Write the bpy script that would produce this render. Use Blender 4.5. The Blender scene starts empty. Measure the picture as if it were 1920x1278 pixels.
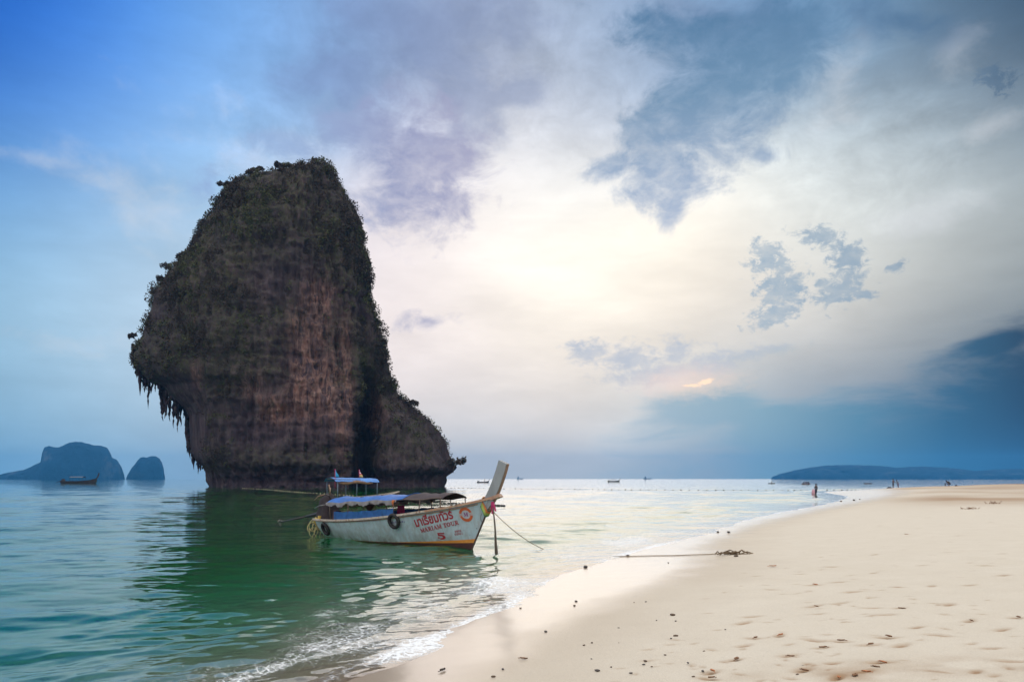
import bpy, bmesh, math, random
import numpy as np
from mathutils import Vector, Matrix

scene = bpy.context.scene
COL = scene.collection
random.seed(7)
RNG = np.random.default_rng(11)
F, CX, HY, CAMH = 1507.0, 960.0, 897.0, 2.0      # focal length and horizon of the 1920 px photograph, eye height (m)

# ------------------------------------------------------------------ camera
cam = bpy.data.cameras.new("camera")
cam.sensor_width = 36.0
cam.lens = 36.0 * F / 1920.0
cam.shift_y = (HY - 639.0) / 1920.0
cam.clip_start = 0.05
cam.clip_end = 40000
camo = bpy.data.objects.new("camera", cam)
COL.objects.link(camo)
camo.location = (0, 0, CAMH)
camo.rotation_euler = (math.radians(90), 0, 0)
scene.camera = camo

# ------------------------------------------------------------------ sky
SUN_AZ, SUN_EL = 13.0, 11.0
world = bpy.data.worlds.new("World")
scene.world = world
world.use_nodes = True


def s2l(c):
    c = c / 255.0
    return c / 12.92 if c <= 0.04045 else ((c + 0.055) / 1.055) ** 2.4


def C(r, g, b, a=1.0):
    return (s2l(r), s2l(g), s2l(b), a)


def pxdir(px, py):
    return Vector(((px - CX) / F, 1.0, (HY - py) / F)).normalized()


def azel(px, py):
    d = pxdir(px, py)
    return math.atan2(d.x, d.y), math.asin(d.z)


def build_sky():
    nt = world.node_tree
    nt.nodes.clear()
    N = nt.nodes.new
    L = nt.links.new
    out = N("ShaderNodeOutputWorld")
    bg = N("ShaderNodeBackground")
    L(bg.outputs[0], out.inputs[0])
    tc = N("ShaderNodeTexCoord")
    d = tc.outputs["Generated"]
    nrm = N("ShaderNodeVectorMath"); nrm.operation = "NORMALIZE"
    L(d, nrm.inputs[0]); d = nrm.outputs[0]

    def math_(op, a, b=None, c=None, clamp=False):
        n = N("ShaderNodeMath"); n.operation = op; n.use_clamp = clamp
        for i, v in enumerate((a, b, c)):
            if v is None:
                continue
            if isinstance(v, (int, float)):
                n.inputs[i].default_value = v
            else:
                L(v, n.inputs[i])
        return n.outputs[0]

    # air-light colours read at many directions, blended smoothly over the dome
    pts = [
        (0, 0, 0, 26, 104), (0, 130, 0, 74, 190), (100, 90, 0, 104, 220), (0, 260, 0, 108, 210), (60, 340, 104, 172, 228), (130, 0, 0, 80, 196), (200, 190, 70, 162, 240), (310, 60, 70, 150, 232),
        (450, 50, 95, 152, 215), (0, 420, 104, 174, 216), (0, 600, 150, 192, 216), (0, 790, 94, 154, 192), (150, 620, 182, 202, 217), (110, 500, 164, 198, 220), (300, 560, 190, 203, 219), (200, 770, 182, 206, 218), (60, 700, 146, 182, 208), (1480, 830, 100, 146, 176), (1420, 740, 140, 164, 182), (240, 320, 164, 206, 236),
        (150, 850, 142, 186, 212), (230, 430, 196, 220, 235), (400, 250, 184, 212, 232), (320, 700, 184, 198, 213), (560, 120, 140, 172, 212),
        (700, 50, 124, 148, 188), (900, 90, 152, 164, 192), (760, 420, 216, 210, 222), (730, 560, 240, 228, 226), (800, 650, 240, 226, 222), (960, 340, 250, 245, 242), (850, 500, 262, 250, 238),
        (1010, 470, 268, 264, 250), (1000, 600, 262, 248, 228), (900, 750, 226, 215, 212), (900, 860, 208, 214, 212), (1200, 470, 266, 260, 246),
        (1150, 590, 258, 248, 230), (1100, 720, 232, 217, 211), (1300, 570, 252, 238, 218), (1300, 650, 240, 222, 206), (1500, 630, 228, 214, 201),
        (1700, 590, 208, 200, 188), (1860, 560, 166, 166, 158), (1200, 850, 198, 210, 212), (1330, 800, 164, 188, 200), (1910, 420, 152, 162, 162), (1800, 470, 200, 199, 190), (1720, 400, 204, 208, 206),
        (1910, 200, 52, 94, 126), (1915, 0, 0, 18, 46), (1915, 90, 18, 56, 90), (1760, 300, 168, 192, 208), (1700, 60, 98, 136, 170), (1620, 330, 210, 220, 222),
        (1480, 430, 242, 242, 234), (1320, 30, 110, 146, 184), (1560, 40, 100, 140, 178), (1090, 220, 190, 200, 216), (1150, 50, 148, 170, 200),
        (1650, 470, 230, 226, 214), (1780, 700, 60, 110, 145), (1900, 830, 0, 30, 62), (1915, 700, 14, 56, 88), (1915, 620, 66, 92, 110), (1800, 850, 26, 84, 124), (1650, 850, 60, 120, 158),
    ]
    k_in = 1.0 / 0.076 ** 2
    ctrl = [(pxdir(x, y), C(r, g, b), k_in, 1.0) for x, y, r, g, b in pts]

    def far(az, el, lin, k=24.0, w=1.0):
        a, e = math.radians(az), math.radians(el)
        ctrl.append((Vector((math.sin(a) * math.cos(e), math.cos(a) * math.cos(e), math.sin(e))), lin, k, w))

    # unseen cloud overhead and behind, brighter than the visible sky to light the sand
    deck = (1.62, 1.62, 1.66, 1)
    far(0, 90, deck); far(180, 50, deck); far(120, 40, deck); far(-120, 40, deck)
    far(180, 8, (0.92, 0.86, 0.94, 1)); far(135, 5, (0.92, 0.88, 0.94, 1)); far(-135, 5, (0.88, 0.86, 0.96, 1))
    far(85, 8, (0.40, 0.52, 0.64, 1)); far(-85, 8, (0.42, 0.58, 0.80, 1))
    far(90, -40, (0.4, 0.45, 0.5, 1)); far(-90, -40, (0.4, 0.45, 0.5, 1)); far(180, -40, (0.4, 0.45, 0.5, 1)); far(0, -60, (0.4, 0.45, 0.5, 1))
    accv = accw = None
    for v, col, k, w in ctrl:
        dp = N("ShaderNodeVectorMath"); dp.operation = "DOT_PRODUCT"
        L(d, dp.inputs[0]); dp.inputs[1].default_value = v
        e = math_("EXPONENT", math_("MULTIPLY_ADD", dp.outputs["Value"], k, -k + math.log(w)))
        ma = N("ShaderNodeVectorMath"); ma.operation = "SCALE"
        ma.inputs[0].default_value = col[:3]
        L(e, ma.inputs["Scale"])
        if accv is not None:
            sm_ = N("ShaderNodeVectorMath"); sm_.operation = "ADD"
            L(accv, sm_.inputs[0]); L(ma.outputs[0], sm_.inputs[1])
            accv = sm_.outputs[0]; accw = math_("ADD", accw, e)
        else:
            accw = e; accv = ma.outputs[0]
    inv = math_("DIVIDE", 1.0, accw)
    dv = N("ShaderNodeVectorMath"); dv.operation = "SCALE"
    L(accv, dv.inputs[0]); L(inv, dv.inputs["Scale"])
    col = dv.outputs[0]

    # azimuth and elevation for the clouds
    sep = N("ShaderNodeSeparateXYZ"); L(d, sep.inputs[0])
    az = math_("ARCTAN2", sep.outputs[0], sep.outputs[1])
    el = math_("ARCSINE", sep.outputs[2])
    cmb = N("ShaderNodeCombineXYZ"); L(az, cmb.inputs[0]); L(el, cmb.inputs[1])
    ae = cmb.outputs[0]

    def noise(scale, detail=8.0, rough=0.58, stretch=(1, 1.5, 1), off=(0, 0, 0), dist=0.0):
        mp = N("ShaderNodeMapping"); L(ae, mp.inputs[0])
        mp.inputs["Scale"].default_value = stretch
        mp.inputs["Location"].default_value = off
        n = N("ShaderNodeTexNoise")
        n.inputs["Scale"].default_value = scale
        n.inputs["Detail"].default_value = detail
        n.inputs["Roughness"].default_value = rough
        n.inputs["Distortion"].default_value = dist
        L(mp.outputs[0], n.inputs["Vector"])
        return n.outputs[0]

    def field(ells, grow=1.0):
        acc = None
        for e in ells:
            cx, cy, rx, ry, rot = (list(e) + [0])[:5]
            rx, ry = rx * grow, ry * grow
            w = e[5] if len(e) > 5 else 1.0
            a0 = azel(cx, cy)
            t = math.radians(rot)
            a1 = azel(cx + rx * math.cos(t), cy - rx * math.sin(t))
            a2 = azel(cx - ry * math.sin(t), cy - ry * math.cos(t))
            v1 = (a1[0] - a0[0], a1[1] - a0[1])
            v2 = (a2[0] - a0[0], a2[1] - a0[1])
            mp = N("ShaderNodeMapping"); mp.vector_type = "TEXTURE"
            L(ae, mp.inputs[0])
            mp.inputs["Location"].default_value = (a0[0], a0[1], 0)
            mp.inputs["Rotation"].default_value = (0, 0, math.atan2(v1[1], v1[0]))
            mp.inputs["Scale"].default_value = (math.hypot(*v1), math.hypot(*v2), 1)
            ln = N("ShaderNodeVectorMath"); ln.operation = "LENGTH"
            L(mp.outputs[0], ln.inputs[0])
            f = math_("MULTIPLY_ADD", ln.outputs["Value"], -w, w)
            acc = f if acc is None else math_("SMOOTH_MAX", acc, f, 0.25)
        return acc

    def mask(ells, nz, amp, lo, hi, grow=1.0, inner=False):
        f = math_("ADD", field(ells, grow), math_("MULTIPLY_ADD", nz, amp * 2.0, -amp))
        mr = N("ShaderNodeMapRange"); mr.interpolation_type = "SMOOTHSTEP"
        L(f, mr.inputs["Value"])
        mr.inputs["From Min"].default_value = lo
        mr.inputs["From Max"].default_value = hi
        if not inner:
            return mr.outputs[0]
        iv = N("ShaderNodeMapRange")                                  # denser and thinner parts inside the cloud
        L(n_inner, iv.inputs["Value"])
        iv.inputs["From Min"].default_value = 0.30; iv.inputs["From Max"].default_value = 0.66
        iv.inputs["To Min"].default_value = 0.58; iv.inputs["To Max"].default_value = 1.08
        return math_("MULTIPLY", mr.outputs[0], iv.outputs[0], clamp=True)

    def ramp(sock, lo, hi, stops):
        mr = N("ShaderNodeMapRange"); L(sock, mr.inputs["Value"])
        mr.inputs["From Min"].default_value = lo; mr.inputs["From Max"].default_value = hi
        r = N("ShaderNodeValToRGB"); L(mr.outputs[0], r.inputs[0])
        els = r.color_ramp.elements
        while len(els) < len(stops):
            els.new(0.5)
        for e, (p, c) in zip(els, stops):
            e.position = p; e.color = c
        return r.outputs[0]

    def mix(fac, a, b, amount=1.0, mode="MIX"):
        m = N("ShaderNodeMix"); m.data_type = "RGBA"; m.blend_type = mode; m.clamp_factor = True
        if amount != 1.0:
            fac = math_("MULTIPLY", fac, amount)
        L(fac, m.inputs["Factor"]) if not isinstance(fac, (int, float)) else setattr(m.inputs["Factor"], "default_value", fac)
        for s, v in (("A", a), ("B", b)):
            i = [q for q in m.inputs if q.name == s and q.type == "RGBA"][0]
            if isinstance(v, tuple):
                i.default_value = v
            else:
                L(v, i)
        return [q for q in m.outputs if q.type == "RGBA"][0]

    n_inner = noise(30.0, 9, 0.62, stretch=(1, 1.7, 1), off=(2.2, 6.1, 0), dist=0.3)
    n_big = noise(13.0, 10, 0.62, off=(3.1, 1.7, 0), dist=0.25)
    n_fine = noise(64.0, 10, 0.68, off=(0.4, 5.2, 0), dist=0.35)
    n_mid = noise(17.0, 11, 0.65, stretch=(1, 1.35, 1), off=(8.3, 4.4, 0), dist=0.4)
    n_soft = noise(3.2, 6, 0.55, stretch=(1, 2.2, 1), off=(7, 2, 0), dist=0.2)
    n_streak = noise(6.0, 8, 0.6, stretch=(1, 3.6, 1), off=(1, 9, 0), dist=0.3)
    # thin veil: broad soft streaks of slightly lighter and darker cloud everywhere
    v1 = N("ShaderNodeMapRange"); L(n_soft, v1.inputs["Value"])
    v1.inputs["From Min"].default_value = 0.33; v1.inputs["From Max"].default_value = 0.67
    v1.inputs["To Min"].default_value = 0.90; v1.inputs["To Max"].default_value = 1.10
    v2 = N("ShaderNodeMapRange"); L(n_streak, v2.inputs["Value"])
    v2.inputs["From Min"].default_value = 0.3; v2.inputs["From Max"].default_value = 0.7
    v2.inputs["To Min"].default_value = 0.93; v2.inputs["To Max"].default_value = 1.06
    veil = math_("MULTIPLY", v1.outputs[0], v2.outputs[0])
    sc = N("ShaderNodeVectorMath"); sc.operation = "SCALE"; L(col, sc.inputs[0]); L(veil, sc.inputs["Scale"])
    col = sc.outputs[0]
    # faint pale wisps, upper left and right
    m = mask([(330, 400, 200, 80, -25, 0.7), (480, 300, 160, 70, -20, 0.7), (90, 300, 110, 16, -10, 0.5), (170, 640, 170, 30, 0, 0.5), (1800, 90, 80, 45, 30, 0.6),
              (1860, 235, 90, 28, 20), (1570, 160, 60, 95, -20), (1750, 400, 120, 50, 15)], n_big, 1.5, -0.2, 1.2)
    col = mix(m, col, C(214, 216, 220), 0.42, 'LIGHTEN')
    # mottled thin cloud, lighter and darker patches over the upper sky
    mm = N("ShaderNodeMapRange"); L(n_mid, mm.inputs["Value"])
    mm.inputs["From Min"].default_value = 0.32; mm.inputs["From Max"].default_value = 0.68
    mm.inputs["To Min"].default_value = 1.15; mm.inputs["To Max"].default_value = 0.88
    sm = N("ShaderNodeVectorMath"); sm.operation = "SCALE"; L(col, sm.inputs[0]); L(mm.outputs[0], sm.inputs["Scale"])
    wide = mask([(900, 130, 620, 260, 0), (1600, 250, 420, 260, 0), (560, 300, 260, 200, 0)], n_big, 0.6, 0.0, 0.6)
    col = mix(wide, col, sm.outputs[0])
    # soft dark streaks along the top
    m = mask([(800, 60, 190, 100, 8), (640, 130, 110, 60, 20), (880, 170, 90, 130, 20), (980, 170, 60, 40, 0), (1340, 30, 200, 50, -8, 0.7), (1700, 40, 120, 40, -15, 0.6)], n_big, 1.3, -0.25, 0.8, 1.2)
    col = mix(m, col, ramp(az, -0.25, 0.45, [(0, C(118, 138, 182)), (0.45, C(130, 142, 172)), (1, C(60, 98, 136))]), 0.55, 'DARKEN')
    # violet-grey cloud behind the tower of rock
    m = mask([(800, 300, 130, 110, -35), (700, 250, 120, 60, -20), (640, 205, 70, 45, 10), (845, 375, 70, 50, 0), (540, 272, 70, 26, -8), (770, 380, 120, 60, 10, 0.7),
              (390, 345, 30, 28, 0, 0.6), (800, 603, 48, 18, 0, 0.6)], n_mid, 1.25, -0.18, 0.72, 1.16, True)
    col = mix(m, col, ramp(az, -0.3, -0.02, [(0, C(146, 172, 212)), (0.55, C(146, 152, 186)), (1, C(166, 164, 190))]), 0.92, 'DARKEN')
    # the great slate cloud right of centre
    m = mask([(1335, 205, 200, 105, 40), (1450, 100, 140, 90, 30), (1250, 320, 95, 80, 30), (1258, 392, 32, 48, 0), (1215, 250, 60, 60, 0), (1150, 312, 55, 24, 20),
              (1300, 60, 160, 50, 0, 0.8), (1435, 290, 40, 22, 0, 0.7), (1480, 60, 110, 60, 10)], n_mid, 1.0, -0.08, 0.62, 1.18, True)
    col = mix(m, col, ramp(el, 0.25, 0.55, [(0, C(180, 191, 212)), (0.35, C(148, 167, 193)), (0.62, C(106, 139, 169)), (1, C(68, 110, 148))]), 0.95, 'DARKEN')
    # small ragged clouds near the light
    m = mask([(1440, 485, 34, 30, -30), (1468, 540, 46, 40, -30), (1450, 590, 52, 18, 22), (1545, 448, 46, 18, -15), (1590, 490, 32, 34, 0), (1575, 542, 44, 26, 25),
              (1538, 530, 16, 9, 20), (1676, 500, 22, 9, 20), (1865, 150, 34, 26, -20), (1620, 552, 26, 8, 0)], n_fine, 1.9, -0.14, 0.60, 1.22, True)
    col = mix(m, col, ramp(az, 0.26, 0.56, [(0, C(152, 174, 192)), (0.6, C(140, 160, 178)), (1, C(70, 96, 122))]), 0.9, 'DARKEN')
    m = mask([(1108, 660, 44, 22, 0), (1180, 672, 56, 28, 0), (1230, 702, 90, 22, 4), (1268, 660, 30, 28, 0), (1335, 690, 58, 32, 8), (1420, 662, 80, 12, 10, 0.8)], n_fine, 1.4, -0.15, 0.80, 1.25, True)
    col = mix(m, col, C(176, 186, 202), 0.80, 'DARKEN')
    # the rain bank over the right-hand hills
    m = mask([(1800, 862, 620, 210, 6), (1960, 760, 360, 175, 8), (1500, 840, 420, 118, 3), (1880, 640, 130, 34, 14), (1330, 770, 160, 50, 6, 0.8)], n_streak, 1.0, -0.10, 0.62)
    col = mix(m, col, ramp(az, 0.17, 0.58, [(0, C(162, 184, 196)), (0.32, C(126, 164, 182)), (0.58, C(78, 130, 156)), (0.8, C(30, 88, 120)), (1, C(2, 40, 70))]), 0.92, 'DARKEN')
    # warm glow round it
    m = mask([(1290, 716, 150, 46, 4)], n_fine, 0.5, 0.0, 0.9)
    col = mix(m, col, C(255, 224, 198), 0.55, 'LIGHTEN')
    # slit where the low sun breaks through
    m = mask([(1322, 716, 21, 6, 18), (1298, 722, 18, 4, 0)], n_fine, 1.4, -0.05, 0.6)
    col = mix(m, col, (1.18, 0.84, 0.58, 1), 0.95)

    # a trace of clear-air sky behind the cloud
    st = N("ShaderNodeTexSky"); st.sky_type = "NISHITA"; st.sun_disc = False
    st.sun_elevation = math.radians(SUN_EL); st.sun_rotation = math.radians(SUN_AZ)
    st.dust_density = 2.0
    s2 = N("ShaderNodeVectorMath"); s2.operation = "SCALE"; s2.inputs["Scale"].default_value = 0.0006
    L(st.outputs[0], s2.inputs[0])
    ad = N("ShaderNodeVectorMath"); ad.operation = "ADD"; L(col, ad.inputs[0]); L(s2.outputs[0], ad.inputs[1])
    L(ad.outputs[0], bg.inputs["Color"])
    bg.inputs["Strength"].default_value = 1.0


build_sky()
world.cycles.sampling_method = "MANUAL"
world.cycles.sample_map_resolution = 1024

sun = bpy.data.lights.new("sun", "SUN")
sun.energy = 0.6
sun.angle = math.radians(60)
sun.color = (1.0, 0.86, 0.70)
suno = bpy.data.objects.new("sun", sun)
COL.objects.link(suno)
_a, _e = math.radians(SUN_AZ), math.radians(SUN_EL)
_sd = Vector((math.sin(_a) * math.cos(_e), math.cos(_a) * math.cos(_e), math.sin(_e)))
suno.rotation_euler = (-_sd).to_track_quat("-Z", "Y").to_euler()
suno.location = _sd * 300

vs = scene.view_settings
vs.view_transform = "Standard"
try:
    vs.look = "None"
except TypeError:
    pass
vs.exposure = 0.14
vs.gamma = 1.0
vs.use_curve_mapping = False
scene.render.engine = "CYCLES"
cy = scene.cycles
cy.use_denoising = True
try:
    cy.denoiser = "OPENIMAGEDENOISE"
except TypeError:
    pass
cy.max_bounces = 8
cy.diffuse_bounces = 2
cy.glossy_bounces = 3
cy.transmission_bounces = 5
cy.transparent_max_bounces = 8
cy.volume_bounces = 0
cy.sample_clamp_indirect = 4.0
cy.use_adaptive_sampling = False


# ------------------------------------------------------------------ helpers
def at(px, py, Y):
    """point seen at photograph pixel (px, py), Y metres away"""
    return Vector(((px - CX) / F * Y, Y, CAMH + (HY - py) / F * Y))


def tag(o, label=None, cat=None, group=None, kind=None):
    if label: o["label"] = label
    if cat: o["category"] = cat
    if group: o["group"] = group
    if kind: o["kind"] = kind
    return o


def empty(name, loc=(0, 0, 0), rz=0.0):
    o = bpy.data.objects.new(name, None)
    COL.objects.link(o)
    o.location = loc
    o.rotation_euler = (0, 0, rz)
    o.empty_display_size = 0.2
    return o


def link(name, me, parent=None):
    o = bpy.data.objects.new(name, me)
    COL.objects.link(o)
    if parent: o.parent = parent
    return o


def fast_mesh(name, verts, faces, mats, smooth=True, mat_idx=None):
    verts = np.asarray(verts, dtype=np.float32)
    faces = np.asarray(faces, dtype=np.int32)
    me = bpy.data.meshes.new(name)
    nf, k = faces.shape
    me.vertices.add(len(verts)); me.vertices.foreach_set("co", verts.ravel())
    me.loops.add(nf * k); me.loops.foreach_set("vertex_index", faces.ravel())
    me.polygons.add(nf)
    me.polygons.foreach_set("loop_start", np.arange(0, nf * k, k, dtype=np.int32))
    me.polygons.foreach_set("loop_total", np.full(nf, k, dtype=np.int32))
    if mat_idx is not None:
        me.polygons.foreach_set("material_index", np.asarray(mat_idx, dtype=np.int32))
    me.update(calc_edges=True)
    me.polygons.foreach_set("use_smooth", np.full(nf, smooth, dtype=bool))
    for m in (mats if isinstance(mats, (list, tuple)) else [mats]):
        me.materials.append(m)
    return me


def add_attr(me, name, vals):
    a = me.attributes.new(name, "FLOAT", "POINT")
    a.data.foreach_set("value", np.asarray(vals, dtype=np.float32))


class MB:
    """collects simple shapes, then links them as ONE mesh object"""
    def __init__(self):
        self.v, self.f, self.m = [], [], []

    def add(self, vs_, fs, m=0):
        o = len(self.v)
        self.v += [tuple(q) for q in vs_]
        self.f += [tuple(i + o for i in f) for f in fs]
        self.m += [m] * len(fs)

    def box(self, c, s, rot=None, m=0, taper=1.0):
        vs_ = []
        for z in (-1, 1):
            t = 1.0 if z < 0 else taper
            for x, y in ((-1, -1), (1, -1), (1, 1), (-1, 1)):
                p = Vector((x * s[0] / 2 * t, y * s[1] / 2 * t, z * s[2] / 2))
                if rot is not None: p = rot @ p
                vs_.append(p + Vector(c))
        self.add(vs_, [(3, 2, 1, 0), (4, 5, 6, 7), (0, 1, 5, 4), (1, 2, 6, 5), (2, 3, 7, 6), (3, 0, 4, 7)], m)

    def tube(self, path, r, n=8, m=0, caps=True, squash=1.0):
        path = [Vector(p) for p in path]
        rs = r if isinstance(r, (list, tuple)) else [r] * len(path)
        rings, up = [], Vector((0, 0, 1))
        for i, p in enumerate(path):
            t = (path[min(i + 1, len(path) - 1)] - path[max(i - 1, 0)])
            t = t.normalized() if t.length > 1e-9 else Vector((0, 0, 1))
            a = t.cross(up)
            if a.length < 0.05: a = t.cross(Vector((1, 0, 0)))
            a.normalize(); b = t.cross(a).normalized()
            rings.append([p + (a * math.cos(q) + b * math.sin(q) * squash) * rs[i] for q in [2 * math.pi * k / n for k in range(n)]])
        vs_ = [q for rg in rings for q in rg]
        fs = []
        for i in range(len(path) - 1):
            for k in range(n):
                k2 = (k + 1) % n
                fs.append((i * n + k, i * n + k2, (i + 1) * n + k2, (i + 1) * n + k))
        if caps:
            fs.append(tuple(range(n - 1, -1, -1)))
            fs.append(tuple((len(path) - 1) * n + k for k in range(n)))
        self.add(vs_, fs, m)

    def grid(self, rows, m=0, closed=False):
        nr, nc = len(rows), len(rows[0])
        fs = []
        for i in range(nr - 1):
            for k in range(nc if closed else nc - 1):
                k2 = (k + 1) % nc
                fs.append((i * nc + k, i * nc + k2, (i + 1) * nc + k2, (i + 1) * nc + k))
        self.add([p for r in rows for p in r], fs, m)

    def sweep_rect(self, path, w, h, side, m=0):
        """rectangular section w (along side) x h (along normal), swept along path"""
        path = [Vector(p) for p in path]
        rows = []
        for i, p in enumerate(path):
            t = (path[min(i + 1, len(path) - 1)] - path[max(i - 1, 0)]).normalized()
            sd = side(i) if callable(side) else Vector(side)
            sd = (sd - t * sd.dot(t)).normalized()
            n = t.cross(sd).normalized()
            ww = w[i] if isinstance(w, (list, tuple)) else w
            hh = h[i] if isinstance(h, (list, tuple)) else h
            rows.append([p + sd * ww / 2 + n * hh / 2, p - sd * ww / 2 + n * hh / 2, p - sd * ww / 2 - n * hh / 2, p + sd * ww / 2 - n * hh / 2])
        o = len(self.v)
        self.grid(rows, m, closed=True)
        k = len(rows) - 1
        self.f += [(o + 3, o + 2, o + 1, o), (o + k * 4, o + k * 4 + 1, o + k * 4 + 2, o + k * 4 + 3)]
        self.m += [m, m]

    def mesh(self, name, mats, smooth=False):
        me = bpy.data.meshes.new(name)
        me.from_pydata(self.v, [], self.f)
        for m in (mats if isinstance(mats, (list, tuple)) else [mats]):
            me.materials.append(m)
        me.polygons.foreach_set("material_index", self.m)
        me.polygons.foreach_set("use_smooth", [smooth] * len(self.f))
        bm = bmesh.new(); bm.from_mesh(me)
        bmesh.ops.recalc_face_normals(bm, faces=bm.faces)
        bm.to_mesh(me); bm.free()
        me.update()
        return me

    def build(self, name, mats, parent=None, smooth=False):
        return link(name, self.mesh(name, mats, smooth), parent)


# ---- vectorised noise
def _hash(ix, iy, iz, seed):
    h = (ix.astype(np.uint32) * np.uint32(374761393) + iy.astype(np.uint32) * np.uint32(668265263)
         + iz.astype(np.uint32) * np.uint32(2147483647 - 61) + np.uint32(seed * 974711 + 13))
    h = (h ^ (h >> np.uint32(13))) * np.uint32(1274126177)
    h = (h ^ (h >> np.uint32(15))) * np.uint32(2246822519)
    return ((h ^ (h >> np.uint32(16))) & np.uint32(0xFFFF)).astype(np.float64) / 32767.5 - 1.0


def vnoise(p, seed=0):
    p = np.asarray(p, dtype=np.float64)
    i = np.floor(p).astype(np.int64)
    f = p - i
    u = f * f * f * (f * (f * 6 - 15) + 10)
    r = 0
    for dx in (0, 1):
        wx = u[:, 0] if dx else 1 - u[:, 0]
        for dy in (0, 1):
            wy = u[:, 1] if dy else 1 - u[:, 1]
            for dz in (0, 1):
                wz = u[:, 2] if dz else 1 - u[:, 2]
                r = r + wx * wy * wz * _hash(i[:, 0] + dx, i[:, 1] + dy, i[:, 2] + dz, seed)
    return r


def fbm(p, oct_=4, seed=0, gain=0.5, lac=2.03):
    p = np.asarray(p, dtype=np.float64)
    a, r, t = 1.0, 0.0, 0.0
    for k in range(oct_):
        r = r + a * vnoise(p, seed + k); t += a
        p = p * lac + 17.3; a *= gain
    return r / t


def P3(x, y, z=None):
    return np.stack([x, y, np.zeros_like(x) if z is None else z], axis=1)


# ------------------------------------------------------------------ materials
def mat(name):
    m = bpy.data.materials.new(name)
    m.use_nodes = True
    nt = m.node_tree
    return m, nt, nt.nodes["Principled BSDF"]


def nn(nt, typ, **kw):
    n = nt.nodes.new(typ)
    for k, v in kw.items():
        if k in n.inputs.keys() if hasattr(n.inputs, "keys") else False:
            n.inputs[k].default_value = v
        else:
            setattr(n, k, v)
    return n


def noise_node(nt, scale, detail=6, rough=0.6, vec=(1, 1, 1), coord="Object", dist=0.0, loc=(0, 0, 0)):
    tc = nt.nodes.new("ShaderNodeTexCoord")
    mp = nt.nodes.new("ShaderNodeMapping")
    mp.inputs["Scale"].default_value = vec
    mp.inputs["Location"].default_value = loc
    nt.links.new(tc.outputs[coord], mp.inputs[0])
    n = nt.nodes.new("ShaderNodeTexNoise")
    n.inputs["Scale"].default_value = scale
    n.inputs["Detail"].default_value = detail
    n.inputs["Roughness"].default_value = rough
    n.inputs["Distortion"].default_value = dist
    nt.links.new(mp.outputs[0], n.inputs["Vector"])
    return n.outputs[0]


def ramp_node(nt, fac, stops, interp="LINEAR"):
    r = nt.nodes.new("ShaderNodeValToRGB")
    r.color_ramp.interpolation = interp
    els = r.color_ramp.elements
    while len(els) < len(stops): els.new(0.5)
    for e, (p, c) in zip(els, stops):
        e.position = p
        e.color = tuple(c) + (1,) if len(c) == 3 else c
    nt.links.new(fac, r.inputs[0])
    return r.outputs[0]


def mixc(nt, fac, a, b, mode="MIX"):
    m = nt.nodes.new("ShaderNodeMix"); m.data_type = "RGBA"; m.blend_type = mode
    if isinstance(fac, (int, float)): m.inputs["Factor"].default_value = fac
    else: nt.links.new(fac, m.inputs["Factor"])
    for s, v in (("A", a), ("B", b)):
        i = [q for q in m.inputs if q.name == s and q.type == "RGBA"][0]
        if isinstance(v, (tuple, list)): i.default_value = tuple(v) + (1,) if len(v) == 3 else v
        else: nt.links.new(v, i)
    return [q for q in m.outputs if q.type == "RGBA"][0]


def mathn(nt, op, a, b=None, clamp=False):
    n = nt.nodes.new("ShaderNodeMath"); n.operation = op; n.use_clamp = clamp
    for i, v in enumerate((a, b)):
        if v is None: continue
        if isinstance(v, (int, float)): n.inputs[i].default_value = v
        else: nt.links.new(v, n.inputs[i])
    return n.outputs[0]


def bump(nt, height, strength, distance, normal=None):
    b = nt.nodes.new("ShaderNodeBump")
    b.inputs["Strength"].default_value = strength
    b.inputs["Distance"].default_value = distance
    nt.links.new(height, b.inputs["Height"])
    if normal is not None: nt.links.new(normal, b.inputs["Normal"])
    return b.outputs[0]


def simple(name, col, rough=0.7, var=0.25, scale=4.0, dirt=None, metal=0.0, bumpd=0.003, spec=0.4, stretch=(1, 1, 1)):
    """worn painted / wooden / cloth surface: base colour broken up by noise, some dirt, fine relief"""
    m, nt, b = mat(name)
    n = noise_node(nt, scale, 7, 0.65, stretch)
    lo = tuple(c * (1 - var) for c in col); hi = tuple(min(1, c * (1 + var)) for c in col)
    c = ramp_node(nt, n, [(0.3, lo), (0.7, hi)])
    if dirt:
        n2 = noise_node(nt, scale * 2.7, 8, 0.7, stretch, loc=(3, 5, 1))
        f = ramp_node(nt, n2, [(dirt[1], (0, 0, 0)), (dirt[1] + 0.08, (1, 1, 1))])
        c = mixc(nt, f, c, dirt[0])
    nt.links.new(c, b.inputs["Base Color"])
    b.inputs["Roughness"].default_value = rough
    b.inputs["Metallic"].default_value = metal
    b.inputs["Specular IOR Level"].default_value = spec
    if bumpd:
        nt.links.new(bump(nt, noise_node(nt, scale * 6, 5, 0.6, stretch), 0.6, bumpd), b.inputs["Normal"])
    return m


# ------------------------------------------------------------------ shoreline and ground height
def catmull(pts, n=8):
    pts = [np.array(p, float) for p in pts]
    out = []
    for i in range(len(pts) - 1):
        p0, p1, p2, p3 = pts[max(i - 1, 0)], pts[i], pts[i + 1], pts[min(i + 2, len(pts) - 1)]
        for k in range(n):
            t = k / n
            out.append(0.5 * ((2 * p1) + (-p0 + p2) * t + (2 * p0 - 5 * p1 + 4 * p2 - p3) * t * t + (-p0 + 3 * p1 - 3 * p2 + p3) * t ** 3))
    out.append(pts[-1])
    return np.array(out)


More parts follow.
